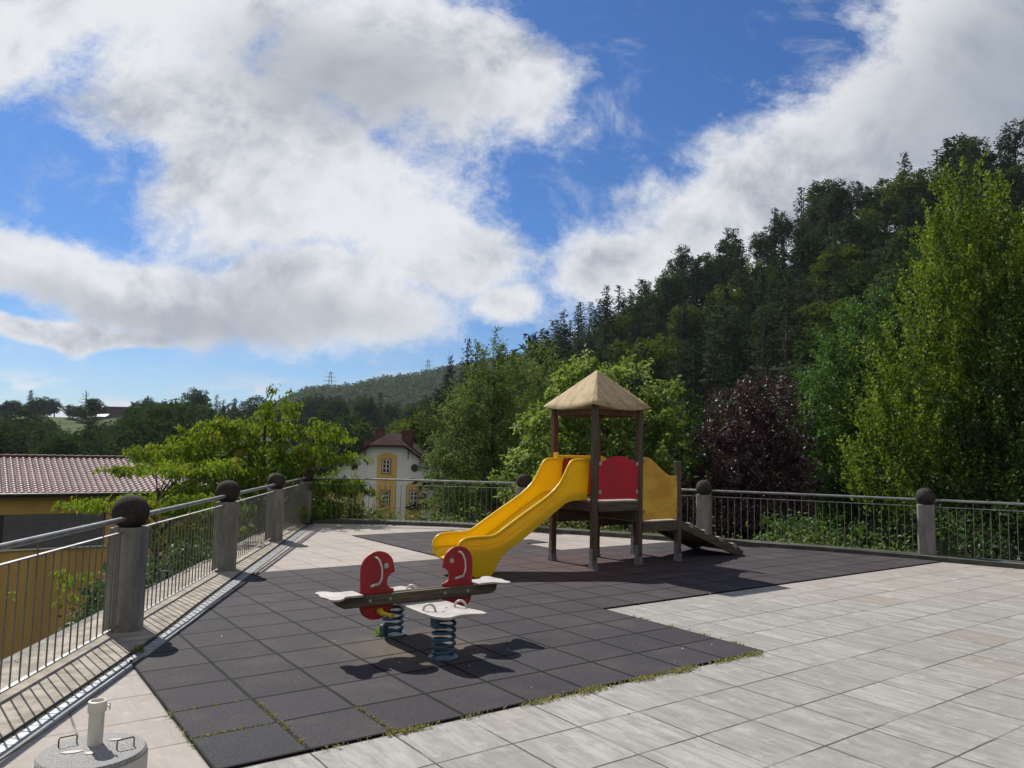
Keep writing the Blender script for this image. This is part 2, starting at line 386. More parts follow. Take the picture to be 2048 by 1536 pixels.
M['white'] = simple('dirty white plastic', (.50, .475, .44), .55, .3, 8, dark=(.36, .33, .30))
M['whitemetal'] = simple('worn white handle', (.62, .60, .56), .4, .25, 14)
M['blue'] = simple('blue spring paint', (.028, .13, .23), .42, .4, 22, dark=(.03, .055, .07))
M['yfoot'] = simple('yellow footrest', (.62, .42, .01), .45, .15, 8)
M['bolt'] = simple('bolt cap grey', (.30, .28, .24), .5, .3, 20)
M['base'] = simple('washed aggregate', (.46, .455, .44), .85, .45, 130, bump=.7, bscale=220, dark=(.20, .195, .19))
M['baserim'] = simple('cream plastic rim', (.62, .58, .51), .6, .15, 6)
M['pipe'] = simple('cream painted steel tube', (.66, .63, .56), .38, .12, 8)
M['darkmetal'] = simple('dark handle steel', (.09, .08, .075), .5, .3, 20, metal=.5)
M['moss'] = leaf_mat('moss tufts', (.20, .21, .06), (.36, .35, .15), (.50, .44, .26), trans=.3)
M['paper'] = simple('pale litter', (.70, .68, .60), .8)
M['bark'] = simple('bark', (.085, .065, .05), .9, .4, 6, bump=.5, bscale=20, stretch=(4, 4, .6))
M['barkgrey'] = simple('grey bark', (.13, .12, .105), .9, .4, 6, stretch=(4, 4, .6))

def roof_sheet_mat():
    m, nt = mat('bleached plywood roof'); N = NT(nt)
    tc = N.n('ShaderNodeTexCoord').outputs['UV']
    g = N.noise(N.mapping(tc, (60, 1.2, 1)), 1., 6, .75, .0)
    b = N.noise(N.mapping(tc, (5, 2, 1)), 1.3, 5, .6)
    c = N.mix(N.ss(g, .30, .66), (.30, .22, .125), (.52, .405, .25))
    c = N.mix(N.ss(b, .45, .75, 0, .7), c, (.23, .17, .10))
    k = N.noise(N.mapping(tc, (14, 14, 1)), 1.2, 3, .6)
    c = N.mix(N.ss(k, .62, .72, 0, .7), c, (.10, .075, .05))
    sp = N.n('ShaderNodeSeparateXYZ'); N.l(tc, sp.inputs[0])
    green = N.math('MULTIPLY', N.ss(sp.outputs[1], .45, .05), N.ss(b, .42, .6, 0, .5))
    c = N.mix(green, c, (.19, .18, .07))
    N.out(N.bsdf(c, .8, N.bump(g, .15, .003), .2)); return m
M['roofsheet'] = roof_sheet_mat()

# ------------------------------------------------------------------ terrain
def smooth(a, b, x): t = np.clip((x-a)/(b-a), 0, 1); return t*t*(3-2*t)
def terrain(x, y):
    x = np.asarray(x, float); y = np.asarray(y, float)
    r = np.hypot(x, y); az = np.arctan2(x, y)
    t = np.where(np.abs(az) < 1.0, np.tan(np.clip(az, -1, 1)), np.sign(x)*1.55); D = np.where(np.abs(az) < 1.0, r*np.cos(az), r*.54)
    near = np.interp(t, [-.3, .1, .5], [-8.5, -7, -5.]); base = near + (-9.5-near)*smooth(20, 90, D)
    A1 = np.interp(t, [-1.5, -.67, -.51, -.41, -.27, -.175, -.116, -.05], [16, 20, 20.5, 17, 15, 11, 7, 0])
    A1 = A1*smooth(120, 285, D)*(1-smooth(340, 520, D)*.8)
    A2 = np.interp(t, [-.41, -.35, -.27, -.21, -.175, -.116, -.06, -.01, .3], [0, 25, 57, 62, 70, 75, 78, 84, 90])*smooth(430, 800, D)*(1-.5*smooth(900, 2500, D))
    yr = np.interp(t, [-.15, -.06, .01, .115, .25, .357, .42, .52, .59, .69, 1.5], [260, 240, 235, 210, 185, 170, 165, 155, 150, 145, 140])
    A3 = np.interp(t, [-.13, -.063, .01, .115, .25, .357, .42, .52, .59, .69, 1.5], [0, 19, 26, 40, 49, 54, 59, 61, 62, 61, 60])
    hill = A3*np.clip((D-60)/(yr-60), 0, 1)**1.15*(1-.45*smooth(0, 200, D-yr))
    far = 30*smooth(1500, 4000, D)
    bump = 1.2*np.sin(x*.031+1)*np.cos(y*.027)*smooth(60, 200, D)
    return base + A1 + A2 + hill + bump + far*0
azs = np.concatenate([np.linspace(-180, -60, 13)[:-1], np.linspace(-60, 60, 181), np.linspace(60, 180, 13)[1:]])
rsn = np.concatenate([[0.01, 8, 14, 20], np.geomspace(26, 6000, 85)])
AZ, RR = np.meshgrid(np.radians(azs[:-1]), rsn, indexing='ij')
TX, TY = RR*np.sin(AZ), RR*np.cos(AZ); TZ = terrain(TX, TY)
tv = np.stack([TX, TY, TZ], -1).reshape(-1, 3); na, nr = AZ.shape
tf = [(i*nr+j, ((i+1) % na)*nr+j, ((i+1) % na)*nr+j+1, i*nr+j+1) for i in range(na) for j in range(nr-1)]
def ground_mat():
    m, nt = mat('meadow and woodland floor'); N = NT(nt)
    tc = N.n('ShaderNodeTexCoord').outputs['Object']
    sp = N.n('ShaderNodeSeparateXYZ'); N.l(tc, sp.inputs[0])
    a = N.noise(tc, .05, 5, .6); b = N.noise(tc, 1.2, 4, .6)
    c = N.mix(N.ss(a, .38, .62), (.030, .052, .014), (.058, .088, .020))
    c = N.mix(N.ss(b, .4, .7, 0, .5), c, (.03, .045, .012))
    wv = N.n('ShaderNodeTexWave'); N.l(N.mapping(tc, (1, 1, 1), rot=(0, 0, .4)), wv.inputs[0]); wv.inputs['Scale'].default_value = .035; wv.inputs['Distortion'].default_value = 3
    c = N.mix(N.ss(wv.outputs['Fac'], .55, .9, 0, .5), c, (.085, .12, .03))
    wood = N.ss(sp.outputs[0], -25, 0)
    c = N.mix(wood, c, (.022, .026, .012))
    N.out(N.bsdf(c, .95, None, .1)); return m
tb = MB(); tb.v = [tuple(q) for q in tv.tolist()]; tb.f = tf
M['ground'] = ground_mat()
gr = struct(tb.build('ground', M['ground'], smooth=True))

# ------------------------------------------------------------------ terrace (all in world metres, measured outlines)
DR = [(-2.35, -6.), (-2.45, 0.), (-2.60, 3.2), (-2.66, 4.5), (-2.80, 5.9), (-2.93, 7.0), (-3.08, 8.0), (-3.33, 9.8), (-3.67, 12.4), (-4.08, 15.4), (-4.22, 16.6)]   # inner edge of the drain
POSTS_L = [(-2.70, .2), (-3.05, 3.57), (-3.42, 6.94), (-3.79, 10.3), (-4.18, 13.7), (-4.53, 17.05)]
POSTS_B = [(-4.53, 17.05), (.29, 16.55), (3.80, 14.95), (7.18, 13.2), (10.4, 10.9), (13.2, 8.0)]
KI = [(-4.30, 16.85), (-2.86, 16.95), (-1.3, 16.75), (.29, 16.2), (1.85, 15.52), (3.72, 14.72), (5.27, 13.9), (6.36, 13.25), (6.95, 12.82), (7.9, 12.15), (8.9, 11.4), (10.6, 10.1), (13.2, 7.2), (15., 3.), (15., -6.)]   # inner foot of the back kerb
def offset(pl, d):
    out = []
    for i, p in enumerate(pl):
        a = np.array(pl[max(i-1, 0)]); b = np.array(pl[min(i+1, len(pl)-1)]); t = (b-a)/np.linalg.norm(b-a)
        out.append((p[0]-t[1]*d, p[1]+t[0]*d))
    return out
def ribbon(name, A, B, z, m, zb=None):
    """flat strip between polylines A and B (same count) at height z; closed down to zb"""
    mb = MB(); n = len(A)
    if zb is None:
        mb.add([(x, y, z) for x, y in A] + [(x, y, z) for x, y in B], [(i, i+1, n+i+1, n+i) for i in range(n-1)])
    else:
        vs = [(x, y, z) for x, y in A] + [(x, y, z) for x, y in B] + [(x, y, zb) for x, y in A] + [(x, y, zb) for x, y in B]
        fs = [(i, i+1, n+i+1, n+i) for i in range(n-1)] + [(2*n+i, 3*n+i, 3*n+i+1, 2*n+i+1) for i in range(n-1)] + [(i, 2*n+i, 2*n+i+1, i+1) for i in range(n-1)] + [(n+i, n+i+1, 3*n+i+1, 3*n+i) for i in range(n-1)]
        fs += [(0, n, 3*n, 2*n), (n-1, 3*n-1, 4*n-1, 2*n-1)]
        mb.add(vs, fs)
    return mb.build(name, m)
def togrid(p): q = np.array(p)-O; return float(q@GU), float(q@GW)
# paving: one big polygon, in the grid frame so that the joints line up
poly = DR + [KI[0]] + KI[1:]
mb = MB(); pg = [togrid(p) for p in poly]; mb.add([(a, b, 0) for a, b in pg], [tuple(range(len(pg)))])
pav = struct(mb.build('paving', M['slab'])); pav.location = (O[0], O[1], 0); pav.rotation_euler = (0, 0, TH)
# rubber mats: 12 mm thick plates laid on the slabs, outline in grid units
def dr_at_u(u):   # drain edge crossing for given W
    pass
drg = [togrid(p) for p in DR]
def drU(Wv): return float(np.interp(Wv, [q[1] for q in drg], [q[0] for q in drg]))
kig = [togrid(p) for p in KI]
def kerb_at(Wv):
    for a, b in zip(kig[3:], kig[4:]):
        if min(a[1], b[1]) <= Wv <= max(a[1], b[1]): return a[0] + (b[0]-a[0])*(Wv-a[1])/(b[1]-a[1])
    return 12.
left_e = [(drU(Wv)+.035, Wv) for Wv in (6.0, 5.5, 5.0, 4.5, 4., 3.5, 3.)]
left_e += [(max(0, drU(2.45)+.035), 2.45), (0, 2.38)]
right_e = [(kerb_at(Wv)-.02, Wv) for Wv in (2.0, 2.6, 3.2, 3.8, 4.4, 5.0, 5.5, 5.98)]
rub = [(0, 0), (4.5, 0), (4.5, 2.0)] + right_e + [(7.25, 6.0), (7.25, 7.0), (7.75, 7.0), (7.75, 7.5), (7.25, 7.5), (7.25, 9.5), (5.0, 9.5), (5.0, 6.0)] + left_e
mb = MB().prism(rub, lambda a, b: (a, b, .014), lambda a, b: (a, b, .001))
rb = struct(mb.build('rubber_matting', M['rubber'])); rb.location = (O[0], O[1], 0); rb.rotation_euler = (0, 0, TH)
# concrete strip with ledge, drain, cement edge
DRo = offset(DR, .145); DRg = offset(DR, .10); DRi = offset(DR, -.035)
OUTER = [(-3.05, -6.), (-3.12, 0.), (-3.42, 3.2), (-3.55, 4.5), (-3.70, 5.9), (-3.83, 7.0), (-3.94, 8.0), (-4.12, 9.8), (-4.42, 12.4), (-4.78, 15.4), (-4.95, 17.3)]
st_ = struct(ribbon('concrete_strip', DRo, OUTER, .004, M['strip'], -.5))
dr = empty('drainage_channel', (DR[4][0], DR[4][1], 0), 0, 'long galvanised drainage channel between concrete strip and paving', 'drain')
def child(o, par): o.parent = par; o.matrix_parent_inverse = Matrix.Translation(-Vector(par.location)); return o
child(ribbon('slot', DRo, DRg, -.012, M['darkgap'], -.1), dr)
# grating: two side rails and cross bars
g = MB(); n = len(DR)
def along(pl, step):
    out = []; 
    for a, b in zip(pl[:-1], pl[1:]):
        a = np.array(a); b = np.array(b); L = np.linalg.norm(b-a); k = max(1, int(round(L/step)))
        for i in range(k): out.append(a+(b-a)*i/k)
    out.append(np.array(pl[-1])); return out
gi = offset(DR, .004); go = offset(DR, .096)
for pl in (gi,):
    for a, b in zip(pl[:-1], pl[1:]): g.bar((*a, .003), (*b, .003), .010, .012)
cg = g.build('frame', M['galv']); child(cg, dr)
g = MB(); offp = offset(DR, .092); S_in = np.array(offset(DR, .010)); S_out = np.array(offp)
seglen = np.concatenate([[0], np.cumsum(np.linalg.norm(np.diff(S_in, axis=0), axis=1))])
for s in np.arange(4.0, seglen[-1]-.1, .10):
    q = []
    for s2 in (s, s+.091):
        q.append([np.interp(s2, seglen, S_in[:, k]) for k in (0, 1)]); q.append([np.interp(s2, seglen, S_out[:, k]) for k in (0, 1)])
    g.add([(*q[0], .004), (*q[1], .004), (*q[3], .004), (*q[2], .004), (*q[0], -.004), (*q[1], -.004), (*q[3], -.004), (*q[2], -.004)], [(0, 1, 2, 3), (7, 6, 5, 4), (0, 4, 5, 1), (1, 5, 6, 2), (2, 6, 7, 3), (3, 7, 4, 0)])
cg = g.build('grating', M['galv']); child(cg, dr)
child(ribbon('channel_bed', offset(DR, .1), offset(DR, 0), -.03, M['conc'], -.1), dr)
struct(ribbon('cement_edge', DR, DRi, .010, M['edge'], -.1))
# back kerb: low upstand carrying the fence
KO = offset(KI, .42)
KO[0] = (-4.75, 17.35); KI2 = list(KI)
kb = struct(ribbon('kerb', KI2, KO, .075, M['kerbm'], -.6))
# retaining walls below the terrace
rw = ribbon('retaining_wall', [(p[0]-.01, p[1]) for p in OUTER], [(p[0]-.28, p[1]) for p in OUTER], -.09, M['conc'], -10)
tag(rw, 'tall grey concrete wall under the left edge of the terrace', 'wall')
rw2 = ribbon('retaining_wall', offset(KI, .43), offset(KI, .70), -.09, M['conc'], -10)
tag(rw2, 'curved grey concrete wall under the back edge of the terrace', 'wall')

# ------------------------------------------------------------------ fence: posts with balls, railing panels
def make_post():
    t = empty('balustrade_post', (0, 0, 0), 0, 'x', 'post', 'concrete posts with stone balls')
    s = .135; c = .03
    out = [(-s+c, -s), (-.05, -s), (-.045, -s+.012), (-.015, -s+.012), (-.01, -s), (s-c, -s), (s, -s+c), (s, s-c), (s-c, s), (-s+c, s), (-s, s-c), (-s, .06), (-s+.012, .05), (-s+.012, -.05), (-s, -.06), (-s, -s+c)]
    MB().prism(out, lambda a, b: (a, b, 0), lambda a, b: (a, b, .905)).build('shaft', M['concpost'], t, bevel=.006)
    MB().lathe([(.06, .905), (.065, .92), (.05, .93)], 20).build('collar', M['ball'], t, smooth=True)
    MB().sphere((0, 0, 1.035), .156, 32, 20, jit=.004).build('ball', M['ball'], t, smooth=True)
    for z in (.22, .72): MB().lathe([(.009, 0), (.007, .004)], 8).build('screw', M['galv'], t).matrix_local = Matrix.Translation((-.1, -.136, z)) @ Matrix.Rotation(R(90), 4, 'X')
    return t
post0 = make_post(); first = [True]
def place_post(p, ang, z, label):
    o = post0 if first[0] else copy_tree(post0); first[0] = False
    o.location = (p[0], p[1], z); o.rotation_euler = (0, 0, ang); o['label'] = label; return o
LBL_L = ['', '', 'nearest concrete post with dark stone ball on the left fence', 'second concrete post with stone ball along the left fence', 'third concrete post with stone ball along the left fence', 'concrete corner post where left and back fences meet']
for i in range(2, 6):
    a = np.array(POSTS_L[i])-np.array(POSTS_L[i-1]); place_post(POSTS_L[i], math.atan2(a[1], a[0])-math.pi/2, 0, LBL_L[i])
LBL_B = ['', 'concrete post with stone ball on the back fence just behind the yellow slide', 'concrete post with stone ball on the back fence beside the ramp end', 'pale concrete post with stone ball at the right, in front of the hornbeam']
for i in range(1, 4):
    a = np.array(POSTS_B[i+1])-np.array(POSTS_B[i-1]); o = place_post(POSTS_B[i], math.atan2(a[1], a[0]), .0, LBL_B[i])

bar_me = MB().tube([(0, 0, 0), (0, 0, 1)], .0065, 6).build('tmpbar', M['barm'], smooth=True)
bar_mesh = bar_me.data; bpy.data.objects.remove(bar_me)
def railing(p, q, z0, label, inset=.15, curve=0., nb=None):
    p = np.array(p); q = np.array(q); d = q-p; L = np.linalg.norm(d); t = d/L; nrm = np.array([-t[1], t[0]])
    c = (p+q)/2
    e = empty('railing_panel', (c[0], c[1], z0), math.atan2(t[1], t[0]), label, 'railing', 'steel railing panels between the posts')
    def P(s, z, k=0): # s along from -L/2..L/2, slight outward bow
        return (s, k + curve*(1-(2*s/L)**2), z)
    h = L/2
    ss_ = np.linspace(-h+.05, h-.05, 13)
    MB().tube([P(s, .985-z0) for s in ss_], .0225, 14).build('handrail', M['galvrail'], e, smooth=True)
    ss_ = np.linspace(-h+inset, h-inset, 13)
    for nm, z in (('top_rail', .872), ('bottom_rail', .062)):
        mb = MB()
        for a, b in zip(ss_[:-1], ss_[1:]): mb.bar(P(a, z-z0), P(b, z-z0), .032, .010)
        mb.build(nm, M['galvrail'], e)
    n = nb or int(round((L-2*inset)/.12))
    for i in range(n):
        s = -h+inset+(i+.5)*(2*(h-inset)/n)
        o = bpy.data.objects.new('baluster', bar_mesh); COL.objects.link(o); o.parent = e
        tall = (i % 9 == 4)
        z1 = .975 if tall else .872
        o.location = P(s, .062-z0); o.scale = (1, 1, z1-.062)
    return e
LP = ['', 'railing panel in front of the yellow ochre house, nearest the camera at far left', 'second railing panel on the left fence, beyond the nearest ball post', 'third railing panel on the left fence, with vine leaves behind', 'last and smallest looking railing panel of the left fence before the corner']
for i in range(1, 5): railing(POSTS_L[i], POSTS_L[i+1], 0., LP[i])
LPB = ['railing panel of the back fence in front of the white and yellow house', 'railing panel of the back fence behind the play tower', 'railing panel of the back fence in front of the purple plum tree', 'railing panel of the back fence at far right in front of dark hornbeam shade', '']
for i in range(0, 4): railing(POSTS_B[i], POSTS_B[i+1], 0., LPB[i], curve=.12 if i == 0 else .08)

# ------------------------------------------------------------------ play tower (grid frame, base at U=6.75 W=4.6)
BU, BW = 7.2, 4.6
bx, by = gw(BU, BW)
pt = empty('play_tower', (bx, by, 0), TH, 'wooden play tower with pyramid roof, red and yellow panels and cleated ramp', 'play tower')
def L_(mb, name, m, par=pt, **k): return mb.build(name, M[m], par, off=(BU, BW, 0), **k)
ps = .045
def postbox(u, v_, z1, top=False):
    mb = MB(); c = .012
    o_ = [(u-ps+c, v_-ps), (u+ps-c, v_-ps), (u+ps, v_-ps+c), (u+ps, v_+ps-c), (u+ps-c, v_+ps), (u-ps+c, v_+ps), (u-ps, v_+ps-c), (u-ps, v_-ps+c)]
    mb.prism(o_, lambda a, b: (a, b, .05), lambda a, b: (a, b, z1)); 
    return mb
PA, PB, PC, PD, PE, PF = (6.31, 5.08), (6.29, 4.13), (7.21, 5.08), (7.20, 4.13), (8.06, 4.13), (8.06, 5.08)
for (u, v_), z1, m_ in ((PA, 2.36, 'woodred'), (PB, 2.38, 'wood'), (PC, 2.36, 'woodred'), (PD, 2.38, 'wood'), (PE, 1.56, 'wood'), (PF, 1.56, 'wood')):
    p = L_(postbox(u, v_, z1), 'post', m_, bevel=.004)
    # steel ground shoe
    b = MB().box(u-ps-.006, u-ps+.004, v_-.035, v_+.035, 0, .30).box(u-.035, u+.035, v_-ps-.006, v_-ps+.004, 0, .13).box(u-.05, u+.05, v_-.05, v_+.05, .014, .06)
    for z in (.1, .22): b.lathe([(.011, 0), (.009, .008)], 8, (u, v_-ps-.012, z))
    br = b.build('post_shoe', M['galv'], p, off=(BU, BW, 0))
# roof: four bowed plywood sheets
AC = np.array([6.755, 4.605, 2.95]); rh = .585
def roof_side(k):
    a0 = k*math.pi/2
    d = np.array([math.cos(a0), math.sin(a0)]); s = np.array([-d[1], d[0]])
    n, m2 = 16, 8; vs = []; uvs = []; fs = []
    for j in range(m2+1):
        q = j/m2
        for i in range(n+1):
            p = (i/n)*2-1
            half = rh*q
            bow = (1-p*p)
            out = half*(1.0) + .065*bow*q**3
            z = AC[2] - (AC[2]-2.375)*q - .064*bow*q**3
            xy = AC[:2] + d*out + s*p*half
            vs.append((xy[0], xy[1], z)); uvs.append((.5+p*q*.5, 1-q))
    for j in range(m2):
        for i in range(n): fs.append((j*(n+1)+i, j*(n+1)+i+1, (j+1)*(n+1)+i+1, (j+1)*(n+1)+i))
    mb = MB().add(vs, fs); o = L_(mb, 'roof_sheet', 'roofsheet', smooth=True)
    uv = o.data.uv_layers.new(name='UVMap')
    for l in o.data.loops: uv.data[l.index].uv = uvs[l.vertex_index]
    sm = o.modifiers.new('Solid', 'SOLIDIFY'); sm.thickness = .014; sm.offset = -1
for k in range(4): roof_side(k)
# head beams under the roof
for a, b in ((PA, PB), (PC, PD), (PA, PC), (PB, PD)):
    mb = MB().bar((a[0], a[1], 2.27), (b[0], b[1], 2.27), .035, .08); L_(mb, 'head_beam', 'woodred', bevel=.003)
# platforms
def deck(u0, u1, v0, v1, z, name='platform'):
    mb = MB(); n = 6
    for i in range(n):
        a = v0 + (v1-v0)*i/n; mb.box(u0, u1, a+.004, a+(v1-v0)/n-.004, z-.022, z)
    return L_(mb, name, 'deckwood', bevel=.003)
deck(6.26, 7.24, 4.10, 5.10, .975); deck(7.26, 8.04, 4.10, 5.10, .655)
for z, u0, u1, v_ in ((.885, 6.34, 7.155, 4.10), (.885, 6.36, 7.16, 5.11), (.56, 7.25, 8.01, 4.10), (.56, 7.26, 8.01, 5.11)):
    L_(MB().box(u0, u1, v_-.02, v_+.02, z-.065, z+.065), 'deck_beam', 'woodh', bevel=.004)
for u_, z in ((6.30, .885), (7.20, .80), (8.06, .56)):
    L_(MB().box(u_-.018, u_+.018, 4.185, 5.03, z-.065, z+.065), 'deck_beam', 'woodh', bevel=.004)
L_(MB().box(7.13, 7.165, 4.12, 5.09, .66, .95), 'riser_board', 'woodh', bevel=.003)
L_(MB().box(6.36, 7.12, 5.02, 5.05, .60, .80), 'deck_beam', 'woodh', bevel=.003)
# near red panel (arched), far red panel with yellow bar
def arch(u0, u1, z0, zs, h, n=18):
    p = [(u0, z0), (u1, z0)]
    for i in range(n+1):
        t = i/n; u = u1+(u0-u1)*t; q = abs(2*t-1)
        p.append((u, zs + h*(1-smooth(.15, 1., q))))
    return p
pl = arch(6.345, 7.15, .995, 1.53, .095)
rp = L_(MB().prism(pl, lambda a, b: (a, 4.098, b), lambda a, b: (a, 4.118, b)), 'red_panel', 'red', bevel=.003)
for u_, z in ((6.37, 1.10), (7.12, 1.10), (6.37, 1.515), (7.12, 1.515)):
    MB().box(u_-.022, u_+.022, 4.086, 4.0975, z-.025, z+.025).build('bolt_cap', M['white'], rp, off=(BU, BW, 0), bevel=.004)
rp = L_(MB().prism([(6.36, .995), (7.16, .995), (7.16, 1.56), (6.36, 1.56)], lambda a, b: (a, 5.10, b), lambda a, b: (a, 5.12, b)), 'red_panel', 'red', bevel=.003)
L_(MB().tube([(6.36, 5.06, 1.60), (7.16, 5.06, 1.60)], .022, 12), 'yellow_bar', 'yellow', smooth=True)
# yellow bracket of the slide mouth
# yellow wavy panels of the lower deck
yp = [(7.25, .675), (8.01, .675), (8.01, 1.335), (7.90, 1.335)]
for i in range(1, 17):
    t = i/16; u = 7.90-(.65)*t
    yp.append((u, 1.335 + .285*smooth(0., .92, t)))
ypn = L_(MB().prism(yp, lambda a, b: (a, 4.098, b), lambda a, b: (a, 4.118, b)), 'yellow_panel', 'ochre', bevel=.003)
for u_, z in ((7.27, .80), (7.99, .80), (7.27, 1.56), (7.99, 1.28)):
    MB().box(u_-.02, u_+.02, 4.086, 4.0975, z-.025, z+.025).build('bolt_cap', M['bolt'], ypn, off=(BU, BW, 0), bevel=.004)
L_(MB().prism(yp, lambda a, b: (a, 5.095, b), lambda a, b: (a, 5.115, b)), 'yellow_panel', 'ochre', bevel=.003)
# ramp
def ramp_pt(u): return .60 + (u-8.1)/(9.62-8.1)*(.075-.60)
r_ = MB()
for v_ in (4.13, 5.03):
    r_.prism([(8.06, .53), (8.06, .66), (9.52, .155), (9.66, .075), (9.66, .02), (9.45, .02)], lambda a, b: (a, v_-.0225, b), lambda a, b: (a, v_+.0225, b))
L_(r_, 'ramp_stringer', 'woodh', bevel=.004)
r_ = MB()
for i in range(6):
    v0 = 4.155+i*.142
    r_.prism([(8.06, .59), (8.06, .615), (9.60, .085), (9.60, .06)], lambda a, b: (a, v0+.003, b), lambda a, b: (a, v0+.139, b))
L_(r_, 'ramp_deck', 'woodh')
for u_ in (8.34, 8.70, 9.06, 9.42):
    z = .615-(u_-8.06)*.344
    L_(MB().prism([(u_-.045, z+.012), (u_+.045, z-.018), (u_+.05, z+.035), (u_+.03, z+.062), (u_-.03, z+.078), (u_-.045, z+.065)], lambda a, b: (a, 4.095, b), lambda a, b: (a, 5.06, b)), 'cleat', 'deckwood', bevel=.004)
# slide
top = [(6.27, 1.575), (6.06, 1.57), (6.00, 1.56), (5.955, 1.525), (5.91, 1.46), (5.86, 1.37), (5.81, 1.285), (5.75, 1.21), (5.66, 1.13), (5.54, 1.045), (5.40, .965), (5.16, .835), (4.95, .715), (4.76, .605), (4.70, .572), (4.63, .548), (4.54, .54), (4.28, .54), (4.20, .53), (4.14, .50), (4.10, .45), (4.085, .38)]
bot = [(4.085, .27), (4.12, .235), (4.20, .20), (4.27, .13), (4.32, .05), (4.36, .015), (4.60, .015), (4.65, .06), (4.71, .17), (4.77, .25), (4.86, .325), (5.09, .45), (5.43, .66), (5.76, .87), (5.86, .935), (5.95, .965), (6.05, .975), (6.27, .98)]
top = [(u_+(.05 if u_ > 6.2 else 0), z) for u_, z in top]
side = top + bot
slide = empty('slide', (*gw(5.2, 4.58), 0), TH, 'bright yellow plastic slide leaning from the play tower', 'slide')
def S_(mb, name, m, **k): return mb.build(name, M[m], slide, off=(5.2, 4.58, 0), **k)
for v_, sg in ((4.27, 1), (4.885, -1)):
    S_(MB().prism(side, lambda a, b: (a, v_-.014, b), lambda a, b: (a, v_+.014, b)), 'side_wall', 'yellow', bevel=.010, seg=3, smooth=True)
    S_(MB().tube([(a, v_, b-.012) for a, b in top], .023, 12), 'rolled_rim', 'yellow', smooth=True)
# embossed line on the near flank
emb = [(6.2, 1.40), (6.03, 1.40), (5.93, 1.31), (5.84, 1.17), (5.70, 1.03), (5.45, .87), (5.0, .605), (4.78, .48), (4.62, .43), (4.2, .42)]
S_(MB().tube([(a, 4.2565, b) for a, b in emb], .0045, 8), 'flank_seam', 'yellow', smooth=True)
fl = [(6.30, .99), (6.05, .985), (5.92, .965), (5.80, .90), (5.43, .69), (5.09, .48), (4.86, .355), (4.72, .30), (4.58, .275), (4.40, .27), (4.20, .275), (4.12, .265), (4.08, .24)]
mb = MB(); vs = []; fs = []; nv = 13
for a, b in fl:
    for k in range(nv):
        q = k/(nv-1); v_ = 4.28+q*(4.875-4.28); e_ = abs(2*q-1); vs.append((a, v_, b + .10*max(0, e_-.55)**2/.2))
for i in range(len(fl)-1):
    for k in range(nv-1): fs.append((i*nv+k, i*nv+k+1, (i+1)*nv+k+1, (i+1)*nv+k))
ch = S_(MB().add(vs, fs), 'chute', 'yellow', smooth=True)
ch.modifiers.new('S', 'SOLIDIFY').thickness = .012
S_(MB().box(6.245, 6.275, 4.93, 5.02, .99, 1.66), 'mouth_bracket', 'yellow', bevel=.005)
S_(MB().box(4.37, 4.59, 4.285, 4.87, .014, .10), 'foot_block', 'yellow', bevel=.01)

# ------------------------------------------------------------------ spring seesaw
SU, SW = 2.07, 1.66
ss = empty('spring_seesaw', (*gw(SU, SW), 0), TH, 'four seat spring seesaw with two red fish shaped panels and blue springs', 'seesaw')
def Q(mb, name, m, par=ss, **k): return mb.build(name, M[m], par, off=(SU, SW, 0), **k)
bo = [(1.30, .475), (1.33, .425), (1.38, .388), (2.78, .388), (2.83, .41), (2.85, .475)]
for v0 in (1.60, 1.672):
    Q(MB().prism(bo, lambda a, b: (a, v0, b), lambda a, b: (a, v0+.044, b)), 'beam', 'woodh', bevel=.005)
def panel(f):
    p = [(-.535, .40), (-.537, .68)]
    for i in range(1, 12):
        a = math.pi - i/12*(math.pi-.25); p.append((-.385+.152*math.cos(a), .672+.145*math.sin(a)))
    p += [(-.232, .66), (-.232, .635), (-.262, .630), (-.288, .605), (-.300, .570), (-.292, .535), (-.268, .512), (-.235, .506), (-.232, .38), (-.24, .36)]
    for i in range(1, 10):
        a = -i/10*math.pi; p.append((-.388+.148*math.cos(a), .385+.118*math.sin(a)))
    return [(SU+f*a, b) for a, b in p]
